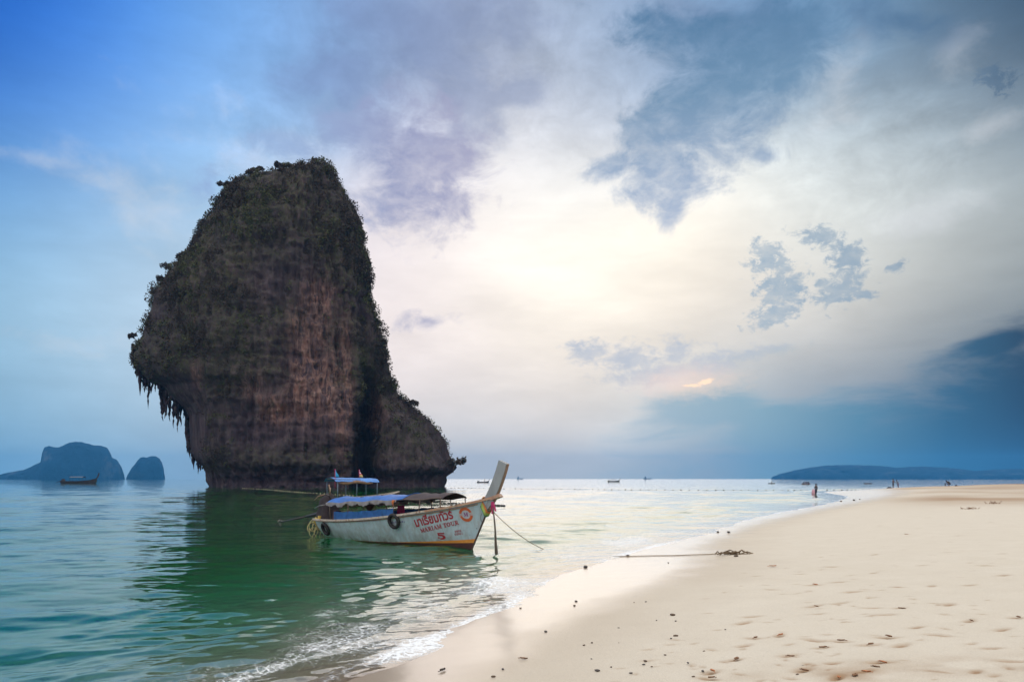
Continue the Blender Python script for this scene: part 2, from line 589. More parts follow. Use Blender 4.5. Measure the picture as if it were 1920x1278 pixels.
SHORE = catmull([(-14, -14), (-6.0, -1.5), (-3.2, 4.0), (-1.75, 7.9), (-1.0, 9.6), (0.2, 13.6), (1.7, 18.3), (4.0, 23.2), (7.2, 29.5), (12.9, 42), (24, 62),
                 (35.5, 85), (39.5, 96), (43.5, 110), (48.5, 124), (58, 138), (68, 147), (82, 152), (110, 160), (170, 175), (320, 215)], 8)
WETLINE = catmull([(-10, -16), (-4.0, -3.0), (-1.6, 4.0), (-0.45, 7.4), (0.55, 10.4), (1.75, 12.9), (3.0, 15.2), (3.9, 17.2), (4.9, 20.2), (6.6, 25.6), (10.2, 33.5), (16.5, 45),
                   (28, 64.5), (40, 84.5), (48, 100), (56, 120), (61, 133), (68, 143), (84, 149), (112, 157), (172, 172), (322, 212)], 8)


def signed_dist(x, y, line):
    """distance to the open polyline, positive on its right-hand (land) side"""
    best = np.full(x.shape, 1e18); sgn = np.ones(x.shape)
    for a, b in zip(line[:-1], line[1:]):
        ab = b - a
        l2 = ab @ ab
        t = np.clip(((x - a[0]) * ab[0] + (y - a[1]) * ab[1]) / l2, 0, 1)
        dx, dy = x - a[0] - t * ab[0], y - a[1] - t * ab[1]
        d2 = dx * dx + dy * dy
        cr = ab[0] * (y - a[1]) - ab[1] * (x - a[0])
        up = d2 < best
        best = np.where(up, d2, best)
        sgn = np.where(up, np.where(cr <= 0, 1.0, -1.0), sgn)
    return np.sqrt(best) * sgn


def base_height(d, x, y):
    land = np.where(d < 9, 0.056 * d, 0.504 + 0.022 * (np.minimum(d, 40) - 9))
    land = land + 0.05 * np.clip((d - 4) / 8, 0, 1) * vnoise(P3(x * 0.22, y * 0.16), 3)
    # the berm rises toward the right-hand end of the beach
    land = land + 0.35 * np.clip((x - 42) / 34, 0, 1) * np.clip(d / 22, 0, 1) ** 1.2
    dd = -d
    sea = -(0.080 * dd + 0.0145 * dd * dd)
    sea = np.where(dd < 9, sea, np.maximum(-(0.080 * 9 + 0.0145 * 81) - 0.035 * (dd - 9), -3.4))
    sea = sea + 0.04 * np.clip(dd / 3, 0, 1) * vnoise(P3(x * 0.5, y * 0.3), 5)
    return np.where(d > 0, land, sea)


def ground_z(x, y):
    x = np.atleast_1d(np.asarray(x, float)); y = np.atleast_1d(np.asarray(y, float))
    return base_height(signed_dist(x, y, SHORE), x, y)


def on_ground(px, py):
    """where the sight line through a photograph pixel meets the sand"""
    Ys = np.geomspace(4.5, 260, 900)
    xs = (px - CX) / F * Ys
    zr = CAMH + (HY - py) / F * Ys
    g = ground_z(xs, Ys)
    i = np.where(zr <= g)[0]
    if len(i) == 0:
        return None
    i = i[0]
    return Vector((xs[i], Ys[i], g[i]))


def polar_sheet(az0, az1, naz, radii):
    a = np.linspace(az0, az1, naz)
    R, A = np.meshgrid(radii, a, indexing="ij")
    x, y = (R * np.sin(A)).ravel(), (R * np.cos(A)).ravel()
    nr = len(radii)
    i = np.arange(nr - 1)[:, None] * naz + np.arange(naz - 1)[None, :]
    faces = np.stack([i, i + 1, i + naz + 1, i + naz], axis=-1).reshape(-1, 4)
    return x, y, R.ravel(), faces


# footprints, kicked hollows
PRINTS_PX = [(1574, 1201), (1664, 1194), (1687, 1141), (1527, 1200), (1414, 1196), (1461, 1191), (1395, 1209), (1540, 1215), (1630, 1209), (1653, 1243), (1561, 1245),
             (1480, 1231), (1907, 1158), (1818, 1164), (1527, 1137), (1574, 1132), (1526, 1096), (1572, 1091), (1638, 1073), (1683, 1101), (1747, 1098), (1818, 1096),
             (1882, 1079), (1634, 1141), (1660, 1154), (1412, 1156), (1395, 1169), (1378, 1237), (1506, 1258), (1570, 1272), (1621, 1260), (1333, 1259), (1331, 1272),
             (1690, 1210), (1760, 1190), (1860, 1215), (1900, 1240), (1830, 1262), (1720, 1175), (1880, 1180), (1780, 1135), (1600, 1110), (1500, 1075), (1420, 1080), (1450, 1105),
             (1730, 1060), (1850, 1060), (1560, 1062), (1640, 1040), (1780, 1035), (1700, 1001), (1800, 1004), (1880, 1038), (1740, 970), (1830, 955), (1650, 985), (1560, 1010), (1895, 985)]


def prints():
    r = random.Random(3)
    out = []
    for px, py in PRINTS_PX:
        p = on_ground(px, py)
        if p is None: continue
        out.append((p.x, p.y, r.uniform(-1.0, 1.0), r.uniform(0.6, 0.95)))
    for _ in range(420):
        yy = 5.2 * math.exp(r.random() ** 1.2 * 2.6)
        xx = r.uniform(0.12, 0.75) * yy
        if signed_dist(np.array([xx]), np.array([yy]), WETLINE)[0] < 1.2: continue
        out.append((xx, yy, r.uniform(-1.6, 1.6), r.uniform(0.22, 0.55)))
    return out


def build_ground():
    radii = np.concatenate([np.geomspace(0.25, 4.6, 36, endpoint=False), np.geomspace(4.6, 40, 560, endpoint=False), np.geomspace(40, 260, 260, endpoint=False), np.geomspace(260, 5400, 30)])
    x, y, r, faces = polar_sheet(math.radians(-100), math.radians(100), 900, radii)
    keep_fine = None
    d = signed_dist(x, y, SHORE)
    dw = signed_dist(x, y, WETLINE)
    z = base_height(d, x, y)
    dry = np.clip(dw / 2.0, 0, 1)
    # gentle hummocks and trampled relief on the dry sand
    near = np.clip(1.2 - r / 60, 0.15, 1)
    z += dry * near * (0.018 * fbm(P3(x * 1.1, y * 0.9), 3, 21) + 0.010 * fbm(P3(x * 4.2, y * 3.4), 3, 31))
    z += 0.0035 * np.clip((d + 0.2) / 0.8, 0, 1) * (1 - dry) * fbm(P3(x * 2.2, y * 2.2), 3, 41)
    brown_tone = np.zeros_like(x)
    for fx, fy, a, s in prints():
        m = (np.abs(x - fx) < 0.5) & (np.abs(y - fy) < 0.5)
        idx = np.nonzero(m)[0]
        if len(idx) == 0: continue
        dx, dy = x[idx] - fx, y[idx] - fy
        u = (dx * math.cos(a) + dy * math.sin(a)) / (0.15 * s)
        v = (-dx * math.sin(a) + dy * math.cos(a)) / (0.07 * s)
        q = np.sqrt(u * u + v * v * np.clip(1 + 0.35 * u, 0.3, 2.5))
        z[idx] += 0.019 * s * (-np.exp(-q ** 3 * 0.9) + 0.42 * np.exp(-((q - 1.35) / 0.35) ** 2))
        brown_tone[idx] += 1.0 * np.exp(-q ** 2 * 1.1) * (1.0 if s > 0.59 else 0.65)  # browner towards the middle of each hollow
    # browner sand in a near band and over the far right-hand beach
    band = np.exp(-((y - 7.0 - 0.05 * x) / 0.42) ** 2) * np.clip((x - 1.6) / 1.4, 0, 1)
    brown_tone += 0.55 * band * (0.5 + fbm(P3(x * 2.4, y * 3.0), 3, 51))
    farb = np.clip((x - 17) / 16, 0, 1) * np.clip((y - 34) / 22, 0, 1) * np.clip((d - 2.5) / 6, 0, 1)
    brown_tone += 1.0 * farb * (0.62 + 0.9 * fbm(P3(x * 0.10, y * 0.06), 4, 61))
    me = fast_mesh("beach", np.stack([x, y, z], 1), faces, sand_material())
    wet = np.clip(0.5 - dw / (0.35 + 0.02 * r) * 0.5 + 0.25 * fbm(P3(x * 1.4, y * 1.1), 3, 71), 0, 1)
    wet = wet * wet * (3 - 2 * wet)
    add_attr(me, "wet", wet)
    damp = np.clip(1 - dw / 2.2 + 0.3 * fbm(P3(x * 0.8, y * 0.6), 3, 73), 0, 1)
    add_attr(me, "damp", damp)
    add_attr(me, "brown_tone", np.clip(brown_tone, 0, 1))
    o = link("beach", me)
    tag(o, kind="structure")
    return o


def sand_material():
    m, nt, b = mat("pale_sand")
    L = nt.links.new
    grain = noise_node(nt, 240, 3, 0.7)
    mott = noise_node(nt, 1.6, 6, 0.62)
    c = ramp_node(nt, mott, [(0.3, (0.54, 0.465, 0.345)), (0.7, (0.62, 0.548, 0.425))])
    c = mixc(nt, 0.42, c, ramp_node(nt, grain, [(0.25, (0.34, 0.27, 0.19)), (0.75, (0.72, 0.65, 0.54))]))
    speck = noise_node(nt, 34, 4, 0.75, loc=(2, 8, 4))
    c = mixc(nt, ramp_node(nt, speck, [(0.62, (0, 0, 0)), (0.70, (0.7, 0.7, 0.7))]), c, (0.24, 0.155, 0.095))
    gr2 = noise_node(nt, 75, 3, 0.75, loc=(1, 3, 7))
    c = mixc(nt, 0.28, c, ramp_node(nt, gr2, [(0.30, (0.30, 0.24, 0.17)), (0.68, (0.74, 0.67, 0.56))]))
    at_s = nt.nodes.new("ShaderNodeAttribute"); at_s.attribute_name = "brown_tone"
    c = mixc(nt, at_s.outputs["Fac"], c, (0.30, 0.19, 0.105))
    at_d = nt.nodes.new("ShaderNodeAttribute"); at_d.attribute_name = "damp"
    c = mixc(nt, mathn(nt, "MULTIPLY", at_d.outputs["Fac"], 0.5), c, (0.42, 0.34, 0.25))
    at_w = nt.nodes.new("ShaderNodeAttribute"); at_w.attribute_name = "wet"
    c = mixc(nt, mathn(nt, "MULTIPLY", at_w.outputs["Fac"], 0.85), c, (0.30, 0.225, 0.15))
    L(c, b.inputs["Base Color"])
    r = nt.nodes.new("ShaderNodeMapRange"); L(at_w.outputs["Fac"], r.inputs["Value"])
    r.inputs["To Min"].default_value = 0.92; r.inputs["To Max"].default_value = 0.30
    L(r.outputs[0], b.inputs["Roughness"])
    b.inputs["Specular IOR Level"].default_value = 0.25
    L(at_w.outputs["Fac"], b.inputs["Coat Weight"])
    b.inputs["Coat Roughness"].default_value = 0.17
    b.inputs["Coat IOR"].default_value = 1.42
    g = bump(nt, noise_node(nt, 60, 6, 0.7), 0.55, 0.008)
    inv = mathn(nt, "SUBTRACT", 1.0, at_w.outputs["Fac"])
    bn = nt.nodes.new("ShaderNodeBump"); bn.inputs["Distance"].default_value = 0.012
    L(inv, bn.inputs["Strength"]); L(noise_node(nt, 24, 6, 0.68), bn.inputs["Height"]); L(g, bn.inputs["Normal"])
    mx = nt.nodes.new("ShaderNodeMix"); mx.data_type = "VECTOR"
    L(bn.outputs[0], b.inputs["Normal"])
    cb = bump(nt, noise_node(nt, 3.0, 4, 0.5), 0.5, 0.004)
    L(cb, b.inputs["Coat Normal"])
    return m


build_ground()


# ------------------------------------------------------------------ sea
def water_material():
    m, nt, b = mat("sea_water")
    L = nt.links.new
    nt.nodes.remove(b)
    out = nt.nodes["Material Output"]
    n1 = noise_node(nt, 2.1, 3, 0.5, (0.8, 1.5, 1), dist=0.2)
    n2 = noise_node(nt, 8.0, 3, 0.55, (0.8, 1.4, 1), loc=(5, 1, 0))
    n3 = noise_node(nt, 0.35, 3, 0.5, (0.8, 1.6, 1), loc=(2, 2, 0))
    nrm = bump(nt, n3, 0.45, 0.12)
    nrm = bump(nt, n1, 0.42, 0.018, nrm)
    nrm = bump(nt, n2, 0.3, 0.003, nrm)
    gl = nt.nodes.new("ShaderNodeBsdfGlass")
    gl.inputs["IOR"].default_value = 1.5
    gl.inputs["Roughness"].default_value = 0.02
    gl.inputs["Color"].default_value = (1, 1, 1, 1)
    L(nrm, gl.inputs["Normal"])
    # foam: lace of bubbles, dense where the wave has broken
    af = nt.nodes.new("ShaderNodeAttribute"); af.attribute_name = "foam"
    tc = nt.nodes.new("ShaderNodeTexCoord")
    wn = nt.nodes.new("ShaderNodeTexNoise"); wn.inputs["Scale"].default_value = 3.5; wn.inputs["Detail"].default_value = 4
    L(tc.outputs["Object"], wn.inputs["Vector"])
    va = nt.nodes.new("ShaderNodeVectorMath"); va.operation = "MULTIPLY_ADD"
    L(wn.outputs["Color"], va.inputs[0]); va.inputs[1].default_value = (0.35, 0.35, 0); L(tc.outputs["Object"], va.inputs[2])
    vo = nt.nodes.new("ShaderNodeTexVoronoi"); vo.feature = "DISTANCE_TO_EDGE"; vo.inputs["Scale"].default_value = 9.0
    L(va.outputs[0], vo.inputs["Vector"])
    vo2 = nt.nodes.new("ShaderNodeTexVoronoi"); vo2.feature = "DISTANCE_TO_EDGE"; vo2.inputs["Scale"].default_value = 27.0
    L(va.outputs[0], vo2.inputs["Vector"])
    fr = noise_node(nt, 26, 5, 0.7)
    e1 = mathn(nt, "SUBTRACT", af.outputs["Fac"], mathn(nt, "MULTIPLY", vo.outputs["Distance"], 3.2))
    e2 = mathn(nt, "SUBTRACT", af.outputs["Fac"], mathn(nt, "MULTIPLY", vo2.outputs["Distance"], 4.5))
    e = mathn(nt, "MAXIMUM", e1, mathn(nt, "MULTIPLY", e2, 0.8))
    e = mathn(nt, "ADD", e, mathn(nt, "MULTIPLY", mathn(nt, "SUBTRACT", fr, 0.5), 0.9))
    ff = ramp_node(nt, e, [(0.22, (0, 0, 0)), (0.75, (1, 1, 1))])
    ff = mathn(nt, "MULTIPLY", ff, mathn(nt, "MULTIPLY", af.outputs["Fac"], 1.6, True), True)
    df = nt.nodes.new("ShaderNodeBsdfDiffuse"); df.inputs["Color"].default_value = (0.72, 0.72, 0.70, 1)
    mx = nt.nodes.new("ShaderNodeMixShader")
    L(ff, mx.inputs[0]); L(gl.outputs[0], mx.inputs[1]); L(df.outputs[0], mx.inputs[2])
    L(mx.outputs[0], out.inputs["Surface"])
    ab = nt.nodes.new("ShaderNodeVolumeAbsorption")
    ab.inputs["Color"].default_value = (0.0, 0.915, 0.75, 1)
    ab.inputs["Density"].default_value = 1.25
    L(ab.outputs[0], out.inputs["Volume"])
    return m


def build_sea():
    radii = np.concatenate([np.geomspace(4.6, 60, 640, endpoint=False), np.geomspace(60, 420, 260, endpoint=False), np.geomspace(420, 5300, 40)])
    x, y, r, faces = polar_sheet(math.radians(-80), math.radians(80), 900, radii)
    d = signed_dist(x, y, SHORE)
    # grid spacing, used to drop wavelengths the sheet cannot carry
    dr = np.where(r < 60, r * 0.0041, np.where(r < 420, r * 0.0076, r * 0.08))
    rg = np.random.default_rng(5)
    z = np.zeros_like(x)
    deep = np.clip(-d / 5.0, 0.10, 1)
    wx = x + 0.8 * vnoise(P3(x * 0.12, y * 0.12), 81); wy = y + 0.8 * vnoise(P3(x * 0.12, y * 0.12), 82)
    for k in range(72):
        lam = 0.24 * (6.5 / 0.24) ** rg.random()
        th = math.radians(rg.normal(-80, 26))         # mostly running in toward the beach
        kx, ky = math.cos(th) * 2 * math.pi / lam, math.sin(th) * 2 * math.pi / lam
        slope = 0.0185 * (lam / 2.0) ** 0.04
        amp = slope * lam / (2 * math.pi)
        att = np.clip(lam / (3.2 * dr) - 0.6, 0, 1)
        z += amp * att * np.sin(kx * wx + ky * wy + rg.random() * 6.28)
    deep = np.clip(-d / 4.0, 0.22, 1)
    env = 0.65 + 0.6 * fbm(P3(x * 0.10, y * 0.07), 2, 91)
    z *= deep * env
    # short ripples running in over the shallows
    zs = np.zeros_like(x)
    for k in range(22):
        lam = 0.16 * (0.6 / 0.16) ** rg.random()
        th = math.radians(rg.normal(-60, 42))
        kx, ky = math.cos(th) * 2 * math.pi / lam, math.sin(th) * 2 * math.pi / lam
        zs += 0.034 * lam / 6.28 * np.clip(lam / (3.2 * dr) - 0.6, 0, 1) * np.sin(kx * wx + ky * wy + rg.random() * 6.28)
    z += zs * np.exp(-((d + 2.4) / 3.0) ** 2) * np.clip(0.6 + 1.3 * fbm(P3(x * 0.45, y * 0.3), 3, 95), 0, 1.6)
    # small breakers lapping on the beach
    along = y + 0.4 * x
    foam = np.zeros_like(x)
    fine = fbm(P3(x * 2.3, y * 1.6), 4, 15)
    for off, h, w, seed, thr in ((-1.1, 0.020, 0.20, 1, 0.12), (-2.5, 0.070, 0.42, 2, -0.1), (-4.4, 0.105, 0.75, 3, -0.05), (-7.6, 0.09, 1.1, 4, 0.05)):
        o2 = off + 0.55 * abs(off) ** 0.5 * fbm(P3(along * 0.16, np.full_like(x, seed * 9.0)), 3, seed) + 0.05 * fine
        e = (d - o2)
        st = np.clip((vnoise(P3(along * 0.11 + seed * 4, np.full_like(x, seed * 3.3)), 40 + seed) - thr) * 2.2, 0, 1)
        prof = np.where(e > 0, np.exp(-(e / (w * 0.45)) ** 2), np.exp(-(e / w) ** 2))
        z += h * st * prof
        if seed < 4:
            foam += (0.62 if seed == 1 else 0.55) * st * np.clip(0.35 + 1.6 * fbm(P3(x * 0.6, y * 0.45, np.full_like(x, seed)), 3, 23), 0, 1.3) * np.exp(-((e - 0.1) / (w * 0.8)) ** 2) * (0.7 + 0.6 * fine)
    lap = np.clip(1.2 - np.abs(d + 0.02 + 0.12 * fine) / 0.30, 0, 1)
    foam += 0.9 * lap * np.clip(0.65 + 1.3 * fbm(P3(x * 0.5, y * 0.4), 2, 17), 0, 1)
    swash = np.exp(-((d + 1.3) / 1.5) ** 2) * np.clip(0.42 + 1.3 * fbm(P3(x * 0.55, y * 0.4), 4, 19), 0, 1)
    foam += 1.0 * swash * np.clip(1.15 - r / 60, 0, 1)
    zg = base_height(d, x, y)
    z = np.where(d > 0.0, np.minimum(z, 0.012), z)
    z = np.where(d > 1.2, -0.4, z)                     # tuck the sheet under the sand inland
    me = fast_mesh("sea_water", np.stack([x, y, z], 1), faces, water_material())
    add_attr(me, "foam", np.clip(foam, 0, 1))
    o = link("sea_water", me)
    tag(o, kind="structure")


build_sea()


# ------------------------------------------------------------------ sea haze
def build_haze():
    mb = MB()
    mb.box((0, 2450, 76), (11200, 6200, 168))
    m = bpy.data.materials.new("sea_haze")
    m.use_nodes = True
    nt = m.node_tree
    nt.nodes.clear()
    out = nt.nodes.new("ShaderNodeOutputMaterial")
    pv = nt.nodes.new("ShaderNodeVolumePrincipled")
    pv.inputs["Density"].default_value = 1.35e-4
    pv.inputs["Color"].default_value = (0.08, 0.40, 0.82, 1)
    pv.inputs["Anisotropy"].default_value = 0.0
    nt.links.new(pv.outputs[0], out.inputs["Volume"])
    o = mb.build("haze", m)
    tag(o, kind="stuff")


build_haze()


# ------------------------------------------------------------------ the limestone tower
ROCK_Y = 205.0
LEFT_PX = [(308, 590), (312, 556), (322, 540), (330, 498), (336, 462), (350, 428), (360, 420), (385, 406), (410, 393), (430, 381), (450, 372), (478, 354), (492, 345), (508, 326), (530, 311),
           (555, 292), (575, 286), (600, 277), (630, 268), (655, 256), (668, 249), (680, 252), (692, 258), (704, 265), (714, 276), (721, 291), (729, 307), (742, 316), (756, 331), (768, 345), (782, 352), (800, 353), (830, 355), (850, 357), (863, 364), (874, 376), (885, 381), (900, 381), (912, 388), (930, 400)]
RIGHT_PX = [(308, 612), (312, 626), (322, 636), (340, 644), (360, 652), (380, 660), (400, 667), (440, 676), (470, 688), (500, 694), (550, 698), (570, 704), (600, 712), (630, 724), (670, 731),
            (700, 742), (740, 757), (755, 772), (770, 790), (785, 808), (808, 826), (830, 837), (860, 847), (876, 856), (884, 850), (892, 840), (912, 836), (930, 834)]


def rock_material():
    m, nt, b = mat("weathered_limestone")
    L = nt.links.new
    big = noise_node(nt, 0.10, 6, 0.6, (1, 1, 0.55))
    streak = noise_node(nt, 0.55, 8, 0.65, (1, 1, 0.10), dist=0.6)
    c = ramp_node(nt, streak, [(0.28, (0.022, 0.014, 0.018)), (0.5, (0.064, 0.042, 0.048)), (0.72, (0.150, 0.106, 0.102))])
    # orange and pink scars where the rock is fresh
    at_o = nt.nodes.new("ShaderNodeAttribute"); at_o.attribute_name = "ochre"
    s2 = noise_node(nt, 0.8, 7, 0.7, (1, 1, 0.16), loc=(4, 1, 9), dist=0.8)
    f = mathn(nt, "MULTIPLY", at_o.outputs["Fac"], ramp_node(nt, s2, [(0.40, (0, 0, 0)), (0.58, (1, 1, 1))]))
    c = mixc(nt, f, c, ramp_node(nt, noise_node(nt, 1.6, 5, 0.6, (1, 1, 0.3)), [(0.3, (0.20, 0.085, 0.058)), (0.7, (0.32, 0.205, 0.160))]))
    # pale dripstone curtains and black water stains
    pal = noise_node(nt, 0.24, 7, 0.65, (1, 1, 0.28), loc=(11, 4, 3), dist=1.0)
    c = mixc(nt, ramp_node(nt, pal, [(0.56, (0, 0, 0)), (0.70, (0.6, 0.6, 0.6))]), c, (0.165, 0.122, 0.116))
    blk = noise_node(nt, 0.9, 7, 0.7, (1, 1, 0.07), loc=(2, 9, 6), dist=0.5)
    c = mixc(nt, ramp_node(nt, blk, [(0.56, (0, 0, 0)), (0.68, (0.75, 0.75, 0.75))]), c, (0.020, 0.016, 0.020))
    # creepers and moss
    at_g = nt.nodes.new("ShaderNodeAttribute"); at_g.attribute_name = "green"
    g2 = noise_node(nt, 1.1, 7, 0.7, (1, 1, 0.7), loc=(7, 3, 2))
    f = mathn(nt, "MULTIPLY", at_g.outputs["Fac"], ramp_node(nt, g2, [(0.36, (0, 0, 0)), (0.56, (1, 1, 1))]))
    c = mixc(nt, f, c, ramp_node(nt, noise_node(nt, 2.8, 5, 0.7), [(0.3, (0.034, 0.035, 0.018)), (0.7, (0.090, 0.085, 0.042))]))
    c = mixc(nt, mathn(nt, "MULTIPLY", ramp_node(nt, big, [(0.35, (1, 1, 1)), (0.6, (0, 0, 0))]), 0.45), c, (0.045, 0.036, 0.042))
    L(c, b.inputs["Base Color"])
    b.inputs["Roughness"].default_value = 0.9
    b.inputs["Specular IOR Level"].default_value = 0.2
    n = bump(nt, noise_node(nt, 0.9, 9, 0.7, (1, 1, 0.22), dist=0.7), 1.0, 0.9)
    n = bump(nt, noise_node(nt, 5.0, 6, 0.7, (1, 1, 0.5)), 0.9, 0.18, n)
    L(n, b.inputs["Normal"])
    return m


MAT_ROCK = rock_material()


def leaf_material(name, lo, hi):
    m, nt, b = mat(name)
    oi = nt.nodes.new("ShaderNodeObjectInfo")
    n = noise_node(nt, 1.3, 5, 0.7)
    nt.links.new(ramp_node(nt, n, [(0.3, lo), (0.7, hi)]), b.inputs["Base Color"])
    b.inputs["Roughness"].default_value = 0.75
    b.inputs["Specular IOR Level"].default_value = 0.15
    return m


MAT_LEAF = leaf_material("jungle_leaves", (0.027, 0.020, 0.018), (0.070, 0.052, 0.036))
MAT_LEAFG = leaf_material("greener_jungle_leaves", (0.034, 0.040, 0.016), (0.098, 0.100, 0.040))
MAT_BARK = simple("grey_bark", (0.09, 0.07, 0.055), 0.9, 0.3, 3.0)


def leaf_cards(centres, normals, rg, per, spread, size):
    """many small leaf sprays (bent quads) round each centre"""
    n = len(centres) * per
    c = np.repeat(centres, per, axis=0)
    nr = np.repeat(normals, per, axis=0)
    off = rg.normal(size=(n, 3))
    off /= np.linalg.norm(off, axis=1, keepdims=True)
    off *= spread * np.cbrt(rg.random((n, 1)))
    off += nr * spread * 0.35
    c = c + off
    a = rg.normal(size=(n, 3)); a /= np.linalg.norm(a, axis=1, keepdims=True)
    b = np.cross(a, rg.normal(size=(n, 3))); b /= np.linalg.norm(b, axis=1, keepdims=True) + 1e-9
    s = size * (0.6 + 0.9 * rg.random((n, 1)))
    nrm = np.cross(a, b)
    v = np.stack([c - a * s, c - b * s * 0.5 + nrm * s * 0.15, c + a * s, c + b * s * 0.5 + nrm * s * 0.15], axis=1).reshape(-1, 3)
    f = np.arange(n * 4).reshape(-1, 4)
    return v, f


def build_rock():
    NR, NA = 330, 520
    py = np.linspace(308.0, 930.0, NR)
    L_ = np.interp(py, [p[0] for p in LEFT_PX], [p[1] for p in LEFT_PX])
    R_ = np.interp(py, [p[0] for p in RIGHT_PX], [p[1] for p in RIGHT_PX])
    L_, R_ = L_ + 4.0, R_ - 10.0 * np.clip((880 - py) / 120, 0.2, 1)                                 # room for the leaves that fringe the outline
    zc = CAMH + (HY - np.where(py < 420, py + 9 * (420 - py) / 112, py)) / F * ROCK_Y
    xl, xr = (L_ - CX) / F * ROCK_Y, (R_ - CX) / F * ROCK_Y
    a = np.linspace(0, 2 * np.pi, NA, endpoint=False)
    verts = np.zeros((NR, NA, 3))
    hfrac = (zc - zc[-1]) / (zc[0] - zc[-1])
    for i in range(NR):
        rx, xc = (xr[i] - xl[i]) / 2, (xr[i] + xl[i]) / 2
        ry = (8 + 17 * (1 - hfrac[i]) ** 0.8) * (0.35 + 0.65 * min(1.0, (i + 1) / 14) ** 0.5)
        ca, sa = np.cos(a), np.sin(a)
        ex = 0.92
        verts[i, :, 0] = xc + rx * np.sign(ca) * np.abs(ca) ** ex
        verts[i, :, 1] = ROCK_Y + ry * np.sign(sa) * np.abs(sa) ** ex
        verts[i, :, 2] = zc[i]
    V = verts.reshape(-1, 3)
    x, y, z = V[:, 0].copy(), V[:, 1].copy(), V[:, 2].copy()
    front = y < ROCK_Y
    # the right-hand buttress stands back behind a deep cleft
    pxv = x / ROCK_Y * F + CX
    pyv = HY - (z - CAMH) / ROCK_Y * F
    edge = 668 - (pyv - 640) * 0.10 + 5 * fbm(P3(z * 0.12, z * 0.0, z * 0.0), 3, 2)
    dep = np.clip((pyv - 600) / 120, 0, 1)
    back = np.clip((pxv - edge) / 10, 0, 1)
    hollow = np.exp(-((pxv - edge - 24) / 19) ** 2)
    y += np.where(front, dep * (9.0 * back + 15.0 * hollow * np.clip((pyv - 690) / 80, 0, 1)) * np.clip((ROCK_Y - y) / 10, 0, 1), 0)
    # undercut at the tide line and an overhanging belly
    uc = np.exp(-((z - 1.2) / 2.2) ** 2)
    y += np.where(front, 3.2 * uc * np.clip((ROCK_Y - y) / 8, 0, 1), 0)
    # relief: vertical ribs, ledges, pockets
    cx_, cy_ = (x - x.mean()), (y - ROCK_Y)
    nx, ny = cx_ / (np.abs(cx_).max()), cy_ / np.abs(cy_).max()
    ln = np.sqrt(nx * nx + ny * ny) + 1e-6
    nx, ny = nx / ln, ny / ln
    p = P3(x, y, z)
    rib = 1 - np.abs(fbm(p * np.array([0.16, 0.16, 0.030]), 4, 3)) * 2
    rib2 = 1 - np.abs(fbm(p * np.array([0.55, 0.55, 0.09]), 3, 8)) * 2
    rib3 = 1 - np.abs(fbm(p * np.array([1.15, 1.15, 0.22]), 2, 28)) * 2
    lump = fbm(p * np.array([0.07, 0.07, 0.05]), 4, 12)
    ledge = fbm(p * np.array([0.05, 0.05, 0.35]), 3, 14)
    fine = fbm(p * 0.75, 3, 16)
    topfade = np.clip((zc[0] - z) / 6, 0.15, 1)
    disp = (2.6 * lump + 1.6 * (rib - 0.4) + 1.0 * (rib2 - 0.4) + 1.0 * ledge + 0.75 * fine + 0.5 * (rib3 - 0.4)) * topfade
    side = np.abs(nx) ** 3
    disp = disp * (1 - 0.62 * side)
    disp = disp * np.where((pxv < 400) & (pyv > 690), 0.35, 1.0)
    x += disp * nx; y += disp * ny
    z += 0.5 * fine * topfade
    x += (y - ROCK_Y) * -0.29                                    # the tower's long axis runs away from the beach
    X = np.stack([x, y, z], 1)
    i = np.arange(NR - 1)[:, None] * NA + np.arange(NA)[None, :]
    j = np.arange(NR - 1)[:, None] * NA + (np.arange(NA) + 1)[None, :] % NA
    faces = np.stack([i, j, j + NA, i + NA], -1).reshape(-1, 4)
    apex = len(X)
    X = np.vstack([X, [[X[:NA, 0].mean(), X[:NA, 1].mean(), X[:NA, 2].mean() + 0.4]]])
    capf = np.array([[k, apex, apex, (k + 1) % NA] for k in range(NA)])
    capf = np.stack([np.arange(NA), np.full(NA, apex), (np.arange(NA) + 1) % NA, (np.arange(NA) + 1) % NA], 1)
    me = bpy.data.meshes.new("sea_stack")
    me.from_pydata(X.tolist(), [], faces.tolist() + [(int(q[0]), int(q[1]), int(q[2])) for q in capf])
    me.materials.append(MAT_ROCK)
    me.polygons.foreach_set("use_smooth", [True] * len(me.polygons))
    bm = bmesh.new(); bm.from_mesh(me); bmesh.ops.recalc_face_normals(bm, faces=bm.faces); bm.to_mesh(me); bm.free()
    nv = np.zeros(len(X) * 3, np.float32)
    me.vertices.foreach_get("normal", nv); nv = nv.reshape(-1, 3)
    Pn = X
    pxv = Pn[:, 0] / Pn[:, 1] * F + CX
    pyv = HY - (Pn[:, 2] - CAMH) / Pn[:, 1] * F

    def blob(cx, cy, sx, sy):
        return np.exp(-((pxv - cx) / sx) ** 2 - ((pyv - cy) / sy) ** 2)
    och = np.zeros(len(X))
    for q in ((565, 690, 26, 42), (520, 770, 22, 26), (500, 762, 14, 20), (590, 640, 30, 70), (615, 730, 22, 60), (655, 700, 9, 90), (640, 820, 14, 70), (570, 755, 30, 40), (555, 600, 16, 30), (470, 720, 20, 30),
              (600, 560, 30, 40), (640, 660, 16, 50), (700, 780, 22, 50), (365, 600, 6, 14), (370, 690, 10, 30)):
        och += blob(*q)
    add_attr(me, "ochre", np.clip(och, 0, 1))
    veg = fbm(Pn * np.array([0.055, 0.055, 0.07]), 4, 33)
    hf = np.clip((HY - pyv) / 590, 0, 1)
    green = np.clip(0.25 + 0.95 * hf + 1.3 * veg + 0.5 * nv[:, 2] - 0.8 * och, 0, 1)
